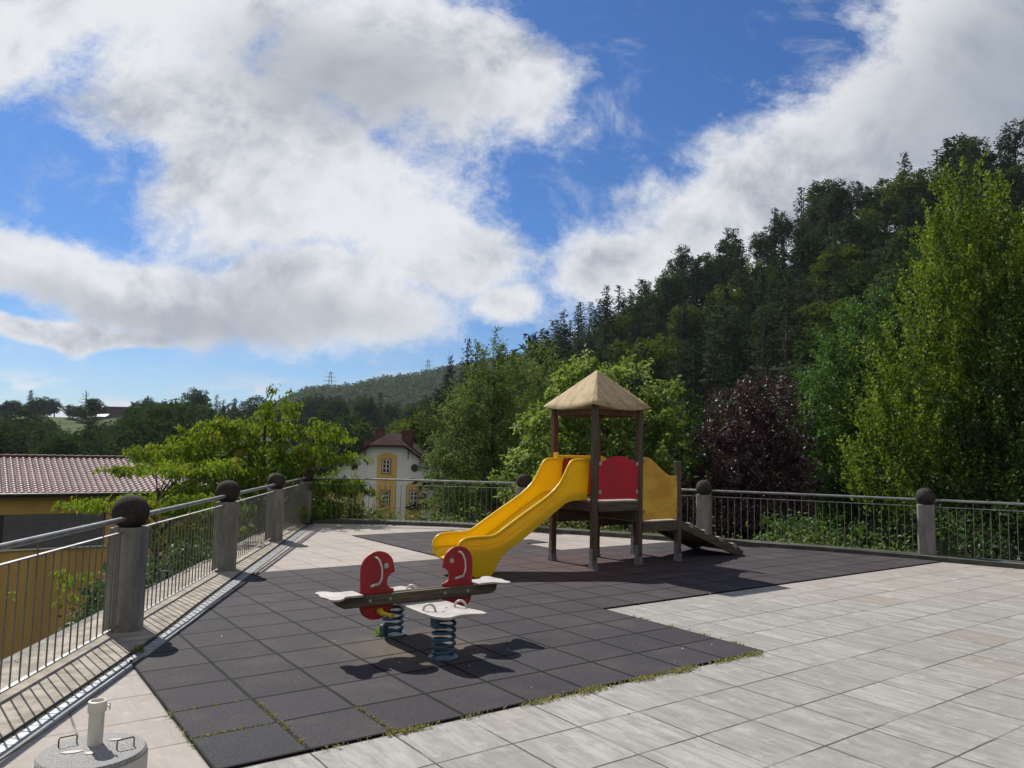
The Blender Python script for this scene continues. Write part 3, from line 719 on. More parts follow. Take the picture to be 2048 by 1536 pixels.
for f in (1, -1):
    pn = Q(MB().prism(panel(f), lambda a, b: (a, 1.648, b), lambda a, b: (a, 1.668, b)), 'face_panel', 'redtoy', bevel=.004)
    hu = SU - f*.40
    hu -= .02
    pts = [(hu, 1.645, .77), (hu+.002, 1.61, .77), (hu+.018, 1.592, .75), (hu+.036, 1.585, .70), (hu+.042, 1.585, .65), (hu+.038, 1.585, .60), (hu+.022, 1.59, .565), (hu+.012, 1.61, .55), (hu+.01, 1.645, .548)]
    Q(MB().tube(pts, .0078, 10).tube([(hu-.030, 1.638, .540), (hu+.040, 1.638, .556)], .012, 8), 'handle', 'whitemetal', pn, smooth=True)
    e = MB()
    cu, cz = SU-f*.315, .695
    e.add([(cu+.021*math.cos(t), 1.645, cz+.024*math.sin(t)) for t in np.linspace(0, 2*math.pi, 16, endpoint=False)] + [(cu+.019*math.cos(t), 1.636, cz+.021*math.sin(t)) for t in np.linspace(0, 2*math.pi, 16, endpoint=False)],
          [tuple(range(16)), tuple(range(16, 32))] + [(i, (i+1) % 16, 16+(i+1) % 16, 16+i) for i in range(16)])
    Q(e, 'eye', 'white', pn, smooth=True)
    if f == 1:
        Q(MB().tube([(SU-f*.36, 1.645, .335), (SU-f*.36, 1.59, .325), (SU-f*.32, 1.56, .315), (SU-f*.30, 1.53, .31)], [.030, .020, .014, .024], 12), 'footrest', 'yfoot', pn, smooth=True)
    # end seat lying on the beam
    o_ = [(.55, .105), (.66, .10), (.71, .115), (.745, .17), (.79, .20), (.83, .19), (.85, .155), (.845, .09), (.865, 0)]
    o_ = [(-a, b) for a, b in o_]; o_ = o_ + [(a, -b) for a, b in reversed(o_[:-1])]
    o_ = [(SU+f*a, 1.658+b) for a, b in o_]
    Q(MB().prism(o_, lambda a, b: (a, b, .478), lambda a, b: (a, b, .496)), 'seat', 'white', bevel=.005)
# bolts on the front beam
for u_ in (1.60, 1.78, 2.30, 2.53):
    Q(MB().sphere((u_, 1.597, .432), .016, 12, 8, (1, .5, 1)), 'bolt_cap', 'bolt', smooth=True)
# cross plates on the springs
for f in (-1, 1):
    o_ = [(-.19, -.02), (-.205, .44), (-.20, .56), (-.185, .64), (-.15, .69), (-.10, .70), (.02, .665), (.13, .68), (.20, .72), (.235, .70), (.235, .62), (.205, .50), (.20, -.02)] if f == -1 else [(-.2, .0), (-.21, .5), (-.17, .66), (-.05, .69), (.1, .66), (.2, .69), (.22, .62), (.2, .0)]
    o_ = [(SU+a, SW+f*abs(b) if b >= 0 else SW-f*abs(b)) for a, b in o_]
    pl_ = Q(MB().prism(o_, lambda a, b: (a, b, .362), lambda a, b: (a, b, .384)), 'cross_plate', 'white', bevel=.005)
    for du in (-.13, .16):
        c = (SU+du, SW+f*.42 if f == -1 else SW+.40)
        pts = [(c[0]+.036*math.cos(t), c[1], .384+.052*math.sin(t)) for t in np.linspace(-.2, math.pi+.2, 14)]
        pts = [(p[0], c[1]-.9*(p[0]-c[0]), p[2]) for p in pts]
        Q(MB().tube(pts, .010, 10), 'hand_loop', 'whitemetal', pl_, smooth=True)
    for du, dw in ((-.02, .30), (.05, .38), (-.05, .5)):
        Q(MB().sphere((SU+du, SW+f*dw, .386), .011, 10, 6, (1, 1, .5)), 'screw_cap', 'white', pl_, smooth=True)
for f, W0 in ((-1, 1.22), (1, 2.10)):
    n = 6*26; z0, z1 = .03, .335
    pts = []
    for i in range(n+1):
        t = i/n; a = t*6*2*math.pi; pts.append((SU+.087*math.cos(a), W0+.087*math.sin(a), z0+(z1-z0)*t))
    sp = Q(MB().tube(pts, .0125, 8), 'spring', 'blue', smooth=True)
    Q(MB().lathe([(.10, .335), (.10, .362), (.02, .362)], 24, (SU, W0, 0)), 'spring_cap', 'blue', sp, smooth=True)
    Q(MB().box(SU-.115, SU-.065, W0-.05, W0+.03, .26 if f == -1 else .02, .345 if f == -1 else .11), 'clamp', 'blue', sp, bevel=.008)
    Q(MB().lathe([(.12, .014), (.12, .024), (.02, .026)], 24, (SU, W0, 0)), 'anchor_plate', 'blue', sp)

# ------------------------------------------------------------------ parasol base
ub = empty('parasol_base', (-2.035, 3.90, 0), R(20), 'round aggregate concrete parasol base with a cream upright tube', 'parasol base'); ub.scale = (.96, .96, 1.)
MB().lathe([(.250, .0), (.262, .01), (.262, .105), (.258, .112)], 48).build('rim', M['baserim'], ub, smooth=True)
MB().lathe([(.254, .10), (.257, .122), (.246, .136), (.12, .142), (.02, .143)], 48).build('concrete_disc', M['base'], ub, smooth=True)
tb_ = MB().tube([(0, .07, .13), (0, .07, .335)], .0375, 24).build('tube', M['pipe'], ub, smooth=True)
MB().lathe([(.040, .30), (.045, .302), (.045, .352), (.041, .355), (.034, .355), (.034, .31)], 24, (0, .07, 0)).tube([(.03, .06, .328), (.062, .05, .328)], .006, 8).tube([(.062, .05, .345), (.062, .05, .31)], .004, 6).build('collar', M['pipe'], tb_, smooth=True)
for c, a in (((-.13, .10), .35), ((.155, -.02), .45)):
    dx, dy = .042*math.cos(a), .042*math.sin(a)
    z = .137
    MB().tube([(c[0]-dx, c[1]-dy, z), (c[0]-dx, c[1]-dy, z+.038), (c[0]-dx*.85, c[1]-dy*.85, z+.046), (c[0]+dx*.85, c[1]+dy*.85, z+.046), (c[0]+dx, c[1]+dy, z+.038), (c[0]+dx, c[1]+dy, z)], .0038, 8).build('handle', M['darkmetal'], ub, smooth=True)
for x, y, a, b in ((-.09, -.02, .05, .018), (.0, -.06, .028, .02), (.09, .10, .03, .012)):
    MB().add([(x+a*math.cos(t)*(1+.15*math.sin(3*t)), y+b*math.sin(t), .1455) for t in np.linspace(0, 2*math.pi, 14, endpoint=False)], [tuple(range(14))]).build('paint_spot', M['white'], ub)
# ------------------------------------------------------------------ foliage engine
def rnd(n, s=1.): return RS.normal(0, s, (n, 3))
def nrmz(v): return v/np.maximum(np.linalg.norm(v, axis=-1, keepdims=True), 1e-9)
def leaf_mesh(name, P, D, Nn, L, W, tint=None, fold=.18, shape='kite'):
    """one folded four-cornered leaf per row"""
    n = len(P); D = nrmz(D); S = nrmz(np.cross(D, Nn)); Nn = np.cross(S, D)
    L = np.broadcast_to(np.asarray(L, float), n)[:, None]; W = np.broadcast_to(np.asarray(W, float), n)[:, None]
    a = P; b = P + D*L*.42 + S*W*.5 + Nn*W*fold; c = P + D*L - Nn*L*.10; d = P + D*L*.42 - S*W*.5 + Nn*W*fold
    V = np.stack([a, b, c, d], 1).reshape(-1, 3)
    me = bpy.data.meshes.new(name)
    me.vertices.add(4*n); me.vertices.foreach_set('co', V.astype(np.float32).ravel())
    me.loops.add(4*n); me.loops.foreach_set('vertex_index', np.arange(4*n, dtype=np.int32))
    me.polygons.add(n); me.polygons.foreach_set('loop_start', np.arange(0, 4*n, 4, dtype=np.int32))
    at = me.attributes.new('tint', 'FLOAT', 'FACE')
    if tint is None: tint = RS.rand(n)
    at.data.foreach_set('value', np.clip(tint, 0, 1).astype(np.float32))
    me.update(calc_edges=True); me.validate()
    return me
def crown_clusters(blobs, n, surf=.55):
    """points in a union of ellipsoids, pushed outwards"""
    vol = np.array([b[3]*b[4]*b[5] for b in blobs])**.8; k = RS.choice(len(blobs), n, p=vol/vol.sum()); B = np.array(blobs)[k]
    d = nrmz(rnd(n)); r = RS.rand(n)**(1/3.)
    r = r*(1-surf)+surf*(.72+.30*RS.rand(n))
    P = B[:, :3] + d*r[:, None]*B[:, 3:6]
    return P, nrmz(d/B[:, 3:6]), B
def sprays(C, dirs, nl, sl, spread, L, W, hang=0., up=0., out=.6, flat=.5, tv=.3, ljit=.25):
    """leafy shoots: cluster centres C with shoot direction dirs"""
    n = len(C); k = np.repeat(np.arange(n), nl); m = len(k)
    u = RS.rand(m)
    s = np.broadcast_to(np.asarray(sl, float), n)[k]*(.7+.6*RS.rand(n))[k]
    P = C[k] + dirs[k]*(u*s)[:, None] + rnd(m)*spread*(1-.55*u)[:, None]
    D = dirs[k]*out + rnd(m)*.55 + np.array([0, 0, up-hang])
    Nn = np.array([0, 0, 1.])*flat + rnd(m)*(1-flat)*.9 + dirs[k]*.2
    ct = RS.rand(n)
    t = np.clip(.5 + (ct[k]-.5)*tv*2 + RS.normal(0, .16, m), 0, 1)
    return P, D, Nn, L*(1+ljit*RS.normal(0, 1, m)).clip(.4, 1.8), W*(1+ljit*RS.normal(0, 1, m)).clip(.4, 1.8), t
def limb(mb, a, b, r0, r1, sag=.1, n=5, k=6, wob=.05):
    a = np.array(a, float); b = np.array(b, float); L = np.linalg.norm(b-a); pts = []
    o = rnd(1)[0]*L*wob
    for i in range(n+1):
        t = i/n; p = a+(b-a)*t; p = p + np.array([0, 0, sag*L])*math.sin(math.pi*t) + o*math.sin(math.pi*t); pts.append(tuple(p))
    mb.tube(pts, [r0+(r1-r0)*i/n for i in range(n+1)], k, cap=False)
def tree(name, label, cat, loc, base_z, trunk_h, blobs, ncl, nl, leafm, L, W, sl=.5, spread=.16, mode='out', bark='bark', tr=.14, nlimb=40, group=None, surf=.55, hang=0., up=0., out=.6, flat=.5, tv=.3, lean=(0, 0), limb_r=.03, rz=0):
    """coordinates of blobs are relative to loc (x,y) and absolute z above base"""
    e = empty(name, (loc[0], loc[1], base_z), rz, label, cat, group)
    C, dn, B = crown_clusters(blobs, ncl, surf)
    if mode == 'out': dirs = nrmz(dn + rnd(len(C))*.45 + np.array([0, 0, .25]))
    elif mode == 'up': dirs = nrmz(dn*.45 + rnd(len(C))*.22 + np.array([0, 0, 1.]))
    elif mode == 'layer':
        d2 = dn.copy(); d2[:, 2] = 0; dirs = nrmz(nrmz(d2 + 1e-6) + rnd(len(C))*.25)
    elif mode == 'down': dirs = nrmz(dn*.5 + rnd(len(C))*.3 + np.array([0, 0, -.8]))
    P, D, Nn, LL, WW, t = sprays(C, dirs, nl, sl, spread, L, W, hang, up, out, flat, tv)
    me = leaf_mesh('crown', P, D, Nn, LL, WW, t); me.materials.append(leafm)
    o = bpy.data.objects.new('crown', me); COL.objects.link(o); o.parent = e
    mb = MB(); zt = trunk_h; pts = [(lean[0]*q*q, lean[1]*q*q, zt*q) for q in np.linspace(0, 1, 7)]
    mb.tube(pts, [tr*(1.25-.95*q) for q in np.linspace(0, 1, 7)], 9, cap=False)
    idx = RS.choice(len(C), min(nlimb, len(C)), replace=False)
    for i in idx:
        c = C[i]; z = min(zt*.98, max(zt*.22, c[2]-np.hypot(c[0], c[1])*.7)); q = z/zt
        limb(mb, (lean[0]*q*q, lean[1]*q*q, z), c, limb_r, .006)
    mb.build('trunk', M[bark], e, smooth=True)
    return e

F = {}
F['droop'] = leaf_mat('drooping yellow green leaves', (.055, .125, .014), (.21, .29, .022), (.34, .26, .05), trans=.45)
F['ash'] = leaf_mat('mid green leaves', (.040, .080, .018), (.155, .215, .060), (.25, .28, .12), trans=.36)
F['maple'] = leaf_mat('bright maple leaves', (.06, .115, .02), (.25, .34, .085), (.36, .42, .14), trans=.42)
F['plum'] = leaf_mat('purple plum leaves', (.022, .009, .014), (.078, .028, .044), (.19, .13, .16), trans=.22, gloss=.10, rough=.5)
F['green'] = leaf_mat('fresh green leaves', (.028, .085, .018), (.105, .20, .042), (.15, .22, .09), trans=.28)
F['horn'] = leaf_mat('hornbeam leaves', (.024, .060, .008), (.165, .245, .022), (.28, .33, .05), trans=.38)
F['dark'] = leaf_mat('dark shrub leaves', (.022, .06, .018), (.055, .115, .03), (.13, .18, .09), trans=.35, gloss=.06)
F['silver'] = leaf_mat('grey green leaves', (.06, .09, .05), (.14, .17, .10), (.2, .22, .14), trans=.35)
F['mixed'] = leaf_mat('mixed border leaves', (.05, .10, .02), (.16, .20, .05), (.36, .33, .16), trans=.45)
F['needle'] = leaf_mat('spruce needles', (.012, .030, .018), (.030, .058, .030), trans=.15, gloss=.0, obj_var=.45)
F['needle2'] = leaf_mat('larch and pine needles', (.026, .048, .024), (.056, .084, .042), trans=.22, gloss=.0, obj_var=.45)
F['beech'] = leaf_mat('woodland leaves', (.014, .040, .012), (.046, .086, .024), (.07, .10, .03), trans=.28, gloss=.0, obj_var=.5)
F['lime'] = leaf_mat('pale woodland leaves', (.050, .074, .012), (.10, .135, .020), (.12, .14, .03), trans=.34, gloss=.0, obj_var=.4)
F['grey'] = leaf_mat('grey woodland leaves', (.028, .048, .026), (.060, .088, .046), trans=.26, gloss=.0, obj_var=.4)
F['faded'] = leaf_mat('far woodland leaves', (.022, .050, .022), (.066, .110, .040), trans=.25, gloss=.02)

def cl(x, y): return float(terrain(x, y))
# --- drooping yellow-green tree behind the left corner of the fence
zb = -8.
def tiers(rows, sc=1.):
    return [(x, y, z-zb, rx, ry, rz) for x, y, z, rx, ry, rz in rows]
tree('sumac_tree', 'yellow green tree with layered drooping leaves behind the left fence corner', 'tree', (-5.7, 17.6), zb, 10.6,
     tiers([(.3, 0, 2.72, .14, .2, .35), (.32, 0, 2.45, .3, .3, .25), (-.2, .1, 2.12, 1.15, .8, .17), (.9, 0, 2.05, .75, .6, .15), (1.5, .1, 2.0, .45, .4, .14), (-1.1, -.2, 1.75, .7, .6, .3), (.2, 0, 1.62, 1.4, 1., .18), (-1.9, -.3, 1.5, .8, .6, .25), (1.4, 0, 1.45, .8, .6, .16), (-.6, 0, 1.2, 1.8, 1.2, .2), (1.9, -.1, .85, .5, .5, .16), (.7, .2, .8, 1.5, 1.2, .2), (-.9, -.4, .7, .9, 1., .2), (.4, .1, .25, 1.5, 1.3, .25), (1.2, .1, .3, .5, .6, .2), (-.6, 0, -.5, 1.2, 1.4, .35), (.2, .2, -.7, .9, 1.3, .4)]),
     900, 38, F['droop'], .112, .04, sl=.34, spread=.07, mode='layer', tr=.09, nlimb=90, surf=.35, hang=1.2, out=.35, flat=.2, tv=.5, limb_r=.018)
tree('sumac_tree', 'yellow green tree spreading low branches over the ochre house roof', 'tree', (-6.1, 13.3), zb, 8.9,
     tiers([(-.1, .1, 1.22, .7, .5, .06), (.6, .3, 1.28, .6, .5, .08), (-.8, 0, .62, .8, .6, .06), (.1, .2, .66, .8, .7, .07), (.7, .3, .5, .6, .6, .1), (.3, .1, .15, .7, .6, .1), (.9, .3, -.3, .5, .6, .18), (.4, .1, -.5, .5, .5, .18), (-1.25, -.1, -.65, .16, .2, .12), (-1.3, -.1, -1.0, .12, .15, .1)]),
     330, 34, F['droop'], .092, .032, sl=.26, spread=.06, mode='layer', tr=.07, nlimb=50, surf=.3, hang=1.2, out=.35, flat=.2, tv=.5, limb_r=.014)
# dark broad shrub outside the second panel and climbers
tree('laurel_shrub', 'dark glossy shrub seen through the second left railing panel', 'shrub', (-4.95, 10.6), zb, 7.2,
     tiers([(0, 0, -.55, .6, .8, .5), (.15, -.7, -.9, .55, .8, .5), (.1, 1.4, -.4, .5, 1.2, .5), (.1, -1.3, -1.3, .5, .7, .5), (-.35, .3, -1.0, .7, .9, .6)]), 420, 12, F['dark'], .095, .055, sl=.2, spread=.09, nlimb=24, tr=.06, hang=.4, flat=.6)
tree('climbing_vine', 'leafy vine climbing up behind the nearest railing panel at lower left', 'vine', (-4.0, 5.85), zb, 8.1,
     tiers([(0, 0, -.10, .14, .22, .14), (-.12, -.2, -.22, .2, .3, .14), (.05, .1, -.25, .15, .3, .16), (0, .25, .33, .03, .06, .18), (-.05, .2, .58, .02, .03, .05)]), 60, 9, F['maple'], .045, .032, sl=.09, spread=.03, nlimb=14, tr=.01, hang=.5, limb_r=.004)
# plants behind the back kerb
tree('flowering_shrub', 'mixed leafy shrub behind the back railing at the left corner', 'shrub', (-3.5, 18.4), zb, 7.9,
     tiers([(-.7, 0, .25, .7, .5, .5), (.1, -.2, -.2, .8, .5, .4), (1.0, -.1, -.45, .5, .4, .25), (-.4, 0, -.3, 1.0, .6, .5), (.5, .1, .35, .15, .2, .3), (-.6, .2, .8, .35, .3, .25)]), 360, 12, F['mixed'], .085, .042, sl=.2, spread=.08, nlimb=20, tr=.03, mode='out', limb_r=.008)
# --- big trees behind the back fence
tree('ash_tree', 'large mid green tree behind the back fence between house and slide', 'tree', (-.62, 26.), -8., 12.2,
     [(0, 0, 12.5, .5, .6, .8), (-.55, 0, 11.4, .8, .9, .8), (.7, 0, 11.7, .9, 1., .9), (-.9, -.2, 10.1, 1.0, 1.1, 1.), (.4, .2, 10.3, 1.2, 1.2, 1.1), (-.9, 0, 8.8, 1.2, 1.2, 1.), (.9, 0, 8.8, 1.2, 1.2, 1.1), (-.5, 0, 7.3, 1.2, 1.3, .9), (.9, -.3, 7.1, 1.3, 1.2, 1.), (0, 0, 6.2, 1.5, 1.3, .8), (1.9, 0, 9.6, .7, .8, .8)], 800, 58, F['ash'], .115, .046, sl=.62, spread=.13, nlimb=90, tr=.16, surf=.5, tv=.5, hang=.4, limb_r=.025)
tree('ash_tree', 'rounded mid green tree standing between the big ash and the maple', 'tree', (1.1, 31.), -8., 13.0,
     [(0, 0, 13.2, .9, 1.0, .8), (-.8, 0, 12., 1.1, 1.1, 1.), (.9, 0, 11.9, 1.2, 1.2, 1.), (0, 0, 10.6, 1.8, 1.6, 1.2), (-.8, 0, 9., 1.7, 1.6, 1.3), (1.2, 0, 8.8, 1.6, 1.5, 1.4)], 380, 52, F['ash'], .13, .055, sl=.6, spread=.15, nlimb=60, tr=.16, surf=.5, tv=.5, hang=.35)
tree('maple_tree', 'bright light green maple directly behind the play tower roof', 'tree', (2.6, 20.6), -7.5, 10.2,
     [(-.6, 0, 10.7, .8, .8, .9), (.55, 0, 10.8, .75, .8, .8), (1.5, 0, 10.3, .55, .6, .6), (-1.3, 0, 9.6, 1.0, 1., .9), (0, 0, 9.6, 1.3, 1.2, 1.1), (1.4, .1, 9.2, 1.0, 1., .9), (-1.7, -.1, 8.3, 1.1, 1., 1.0), (0, 0, 8.2, 1.4, 1.2, 1.1), (1.7, 0, 8.0, 1.1, 1., 1.), (-1., -.2, 7.0, 1.3, 1.1, .8), (1., -.2, 6.8, 1.4, 1.1, .8), (2.35, .1, 8.5, .35, .35, .35)], 900, 42, F['maple'], .12, .085, sl=.42, spread=.11, nlimb=80, tr=.13, surf=.5, tv=.5, hang=.35, flat=.6)
tree('purple_plum_tree', 'dark purple leaved plum tree behind the right half of the back fence', 'tree', (6.3, 19.6), -6., 8.4,
     [(.3, 0, 8.9, .75, .8, .75), (-.5, 0, 8.6, .7, .7, .7), (.6, 0, 8.2, .65, .8, .8), (-.9, 0, 7.6, .7, .8, .8), (.1, 0, 7.5, 1.1, 1., .9), (.65, 0, 6.9, .65, .9, .9), (-1.1, -.1, 6.4, .9, .9, .75), (.1, 0, 6.2, 1.2, 1., .9), (-1.4, -.3, 5.5, .9, .8, .7), (.1, -.2, 5.1, 1.2, 1., .8)], 1100, 44, F['plum'], .08, .048, sl=.4, spread=.075, nlimb=80, tr=.1, surf=.5, tv=.5, flat=.4)
tree('lime_tree', 'fresh green leafy tree between the purple plum and the tall hornbeam', 'tree', (11.2, 24.2), -5., 11.0,
     [(.35, 0, 11.3, .5, .6, .9), (0, 0, 10.4, .9, .9, 1.0), (-.6, 0, 9.3, 1.0, 1., 1.0), (.5, 0, 9., 1.1, 1.1, 1.2), (-1.1, 0, 8.1, 1.2, 1.1, 1.1), (.3, 0, 7.8, 1.4, 1.2, 1.2), (-1.7, -.2, 6.7, 1.2, 1., 1.1), (0, 0, 6.2, 1.8, 1.4, 1.2), (-1.9, -.3, 5.2, 1.3, 1., 1.), (0, -.2, 4.6, 2., 1.4, 1.1)], 1200, 48, F['green'], .10, .06, sl=.55, spread=.11, nlimb=70, tr=.14, surf=.5, tv=.4)
tree('hornbeam_tree', 'tall yellow green hornbeam with upright shoots at the right edge', 'tree', (12.9, 20.6), -5., 13.2,
     [(-.55, 0, 13.4, .45, .5, 1.0), (.2, 0, 12.8, .6, .6, 1.1), (1.0, 0, 13.2, .45, .5, .8), (-.7, 0, 12.0, .8, .8, 1.1), (.6, 0, 11.6, 1.0, 1., 1.3), (2.0, 0, 11.8, .9, .9, 1.3), (-1.0, 0, 10.6, 1.0, 1., 1.2), (.6, 0, 10.0, 1.4, 1.2, 1.3), (2.2, 0, 9.9, 1.2, 1.1, 1.4), (-1.7, -.1, 9.2, 1.1, 1., 1.3), (.3, 0, 8.4, 1.6, 1.4, 1.3), (2.3, 0, 8.2, 1.4, 1.2, 1.4), (-2.2, -.2, 7.4, 1.2, 1., 1.2), (-.5, 0, 6.8, 1.6, 1.3, 1.2), (1.6, 0, 6.3, 1.8, 1.4, 1.3), (-2.7, -.2, 5.9, 1.2, 1., 1.), (0, 0, 5.2, 2.2, 1.4, 1.)], 2300, 46, F['horn'], .09, .052, sl=1.0, spread=.065, mode='up', nlimb=70, tr=.2, surf=.5, tv=.55, up=.3, out=.5, flat=.3)
F['hornshade'] = leaf_mat('dark leaves painted as shade', (.010, .032, .008), (.040, .080, .014), (.12, .16, .03), trans=.22, gloss=.03)  # added tree: dark leaf colour stands in for the hornbeam's shaded side
tree('added_dark_tree', 'added tree with leaf colour darkened as shade in front of the hornbeam at the right edge', 'tree', (13.0, 18.7), -5., 10.2,
     [(.3, 0, 10.2, .9, .9, 1.0), (1.5, 0, 10.4, .9, .9, 1.2), (-.2, 0, 9.0, 1.3, 1.1, 1.2), (1.6, 0, 9.0, 1.3, 1.1, 1.3), (-.6, 0, 7.6, 1.5, 1.2, 1.2), (1.4, 0, 7.5, 1.6, 1.2, 1.3), (-1., 0, 6.1, 1.6, 1.2, 1.1), (1.2, 0, 6.0, 1.8, 1.2, 1.2), (-.6, -.2, 5., 2.0, 1.2, .9), (2.6, -.5, 6.4, 1.6, 1.2, 1.8)], 900, 44, F['hornshade'], .09, .05, sl=.8, spread=.08, mode='up', nlimb=40, tr=.16, surf=.5, tv=.6, up=.2, out=.5, flat=.3)
tree('hornbeam_tree', 'second hornbeam cut off by the right edge of the picture', 'tree', (16.6, 22.), -5., 12.6,
     [(-.8, 0, 12.4, .9, .8, 1.3), (0, 0, 11., 1.4, 1.2, 1.6), (-.9, 0, 9.2, 1.6, 1.3, 1.6), (.5, 0, 8.4, 1.8, 1.4, 1.6), (-1., 0, 6.8, 2., 1.5, 1.6), (0, 0, 5.2, 2.2, 1.5, 1.3)], 700, 40, F['horn'], .11, .06, sl=.75, spread=.1, mode='up', nlimb=50, tr=.2, surf=.5, tv=.5, up=.3, out=.5, flat=.3)
tree('maple_shrub', 'low bright green shrub pressing against the back railing beside the purple tree', 'shrub', (6.4, 15.9), -6., 6.2,
     [(-.6, .1, 6.1, .55, .4, .35), (.3, 0, 6.1, .7, .4, .4), (-.2, 0, 5.5, 1.2, .5, .5), (1.0, -.5, 5.6, .8, .4, .45), (.9, -.2, 5.1, 1.2, .5, .5), (1.6, -.7, 5.5, .5, .3, .4)], 430, 12, F['green'], .085, .055, sl=.22, spread=.08, nlimb=40, tr=.05, mode='layer', hang=.5, flat=.6, limb_r=.012)
tree('dark_shrub', 'dark green undergrowth shrub below the hornbeam at far right', 'shrub', (11.5, 17.), -6., 6.4,
     [(0, 0, 6., 1.6, .9, .7), (1.4, -.6, 5.8, 1.4, .8, .8), (-1.6, .4, 5.6, 1.3, .8, .8), (2.6, -1.2, 5.8, 1.4, .9, .9)], 300, 11, F['dark'], .10, .055, sl=.35, spread=.14, nlimb=30, tr=.07)
# low creeping growth along the outside of the back kerb
P = []; 
ko = np.array(KO[1:9]); sg = np.concatenate([[0], np.cumsum(np.linalg.norm(np.diff(ko, axis=0), axis=1))])
s = RS.rand(5200)*sg[-1]; dens_ = .5+.5*np.sin(s*1.7+1.)*np.sin(s*.63)
keep = RS.rand(len(s)) < dens_*.9+.1; s = s[keep]
px_ = np.interp(s, sg, ko[:, 0]); py_ = np.interp(s, sg, ko[:, 1])
hgt = (.10+.34*RS.rand(len(s))**2)*(.5+.8*np.abs(np.sin(s*2.3)))
offn = .12+.35*RS.rand(len(s))
P = np.stack([px_+offn*.35, py_+offn, -.12+hgt*RS.rand(len(s))*1.3], 1)
me = leaf_mesh('ground_cover', P, rnd(len(P))*.6+np.array([0, -.2, .35]), np.array([0, 0, 1.])+rnd(len(P))*.4, .075+.03*RS.rand(len(P)), .05, None)
me.materials.append(F['mixed']); o = bpy.data.objects.new('ground_cover', me); COL.objects.link(o)
stuff(o, 'low yellow green creeping plants growing along the outside of the back kerb', 'ground cover')

# ------------------------------------------------------------------ moss, litter on the terrace
def at_grid(a, b, z): x, y = gw(a, b); return (x, y, z)
mp = []
def moss_line(a0, b0, a1, b1, n, wdt, gaps=1.):
    k = int(n); t = RS.rand(k)
    g_ = .5+.5*np.sin(t*37*gaps+a0*5)*np.sin(t*13*gaps+b0)
    t = t[RS.rand(k) < g_**3+.03]
    for q in t: mp.append(at_grid(a0+(a1-a0)*q+RS.normal(0, wdt), b0+(b1-b0)*q+RS.normal(0, wdt), .006))
moss_line(.55, -.02, 4.45, -.02, 3000, .013); moss_line(2.2, -.025, 4.4, -.025, 3000, .022, .6); moss_line(.5, 0, .5, .95, 750, .012); moss_line(1.0, 0, 1.0, .55, 500, .011); moss_line(0, 1., .5, 1., 260, .008); moss_line(0, .5, .5, .5, 330, .008)
moss_line(4.515, .1, 4.515, 1.6, 600, .013); moss_line(-.01, .4, -.01, 1.1, 90, .01); moss_line(1.7, 1.45, 1.95, 1.9, 160, .05); moss_line(2.2, 1.15, 2.5, 1.35, 260, .05); moss_line(2.6, 2.7, 3.1, 2.75, 200, .03); moss_line(1.95, 2.15, 2.1, 2.3, 240, .06)
mp = np.array(mp); D = rnd(len(mp))*.6+np.array([0, 0, .8])
me = leaf_mesh('moss', mp, D, rnd(len(mp)), .016+.014*RS.rand(len(mp)), .010, None); me.materials.append(M['moss'])
o = bpy.data.objects.new('moss', me); COL.objects.link(o); stuff(o, 'yellowish moss and small weeds in the joints along the edges of the rubber matting', 'moss')
def tuft(p, n, h, label, m='mixed', w=.008, name='weed'):
    P_ = np.array([p]*n)+rnd(n)*np.array([.02, .02, 0]); P_[:, 2] = p[2]
    me = leaf_mesh(name, P_, rnd(n)*.7+np.array([0, 0, .8]), rnd(n), h*(.6+.6*RS.rand(n)), w, None); me.materials.append(F[m])
    o = bpy.data.objects.new(name, me); COL.objects.link(o); tag(o, label, 'weed')
tuft((-2.93, 6.22, 0), 50, .07, 'green weed tuft growing out of the drainage channel near the first post', 'maple', .009)
tuft((*gw(1.97, 2.12), .01), 70, .12, 'grass tuft growing inside the far blue spring', 'maple', .006)
k = 34; lp = np.array([at_grid(RS.uniform(.3, 7.5), RS.uniform(-.6, 5.5), .018) for _ in range(k)])
me = leaf_mesh('leaf_litter', lp, rnd(k)*np.array([1, 1, .1]), np.array([0, 0, 1.])+rnd(k)*.3, (.008+.03*RS.rand(k)**2), .011, None); me.materials.append(M['paper'])
o = bpy.data.objects.new('leaf_litter', me); COL.objects.link(o); stuff(o, 'scattered pale bits of dry leaf litter on rubber matting and slabs', 'litter')

# ------------------------------------------------------------------ ochre house with tiled roof (aligned with the paving grid)
M['ochrewall'] = simple('ochre render', (.66, .41, .11), .9, .2, .9, dark=(.54, .33, .095), stretch=(1.4, 1, .22))
M['tile'] = None
def tile_mat():
    m, nt = mat('pinkish clay tiles'); N = NT(nt)
    tc = N.n('ShaderNodeTexCoord').outputs['Object']
    v = N.n('ShaderNodeVectorMath', operation='MULTIPLY'); N.l(tc, v.inputs[0]); v.inputs[1].default_value = (1/.27, 1/.33, 0)
    f = N.n('ShaderNodeVectorMath', operation='FLOOR'); N.l(v.outputs[0], f.inputs[0])
    wn = N.n('ShaderNodeTexWhiteNoise'); N.l(f.outputs[0], wn.inputs[0])
    c = N.mix(wn.outputs['Value'], (.125, .055, .048), (.235, .115, .10))
    g = N.noise(tc, 1.1, 5, .6)
    c = N.mix(N.ss(g, .4, .7, 0, .55), c, (.13, .085, .08))
    c = N.mix(N.ss(N.noise(tc, 14, 3), .55, .75, 0, .5), c, (.30, .20, .17))
    N.out(N.bsdf(c, .42, None, .6)); return m
M['tile'] = tile_mat()
M['darktile'] = simple('dark red roof', (.12, .055, .045), .7, .4, 1.5)
M['glass'] = simple('dark window glass', (.012, .016, .018), .08, .3, 2, spec=.8)
M['louvre'] = simple('grey blind slats', (.20, .205, .20), .5, .2, 4)
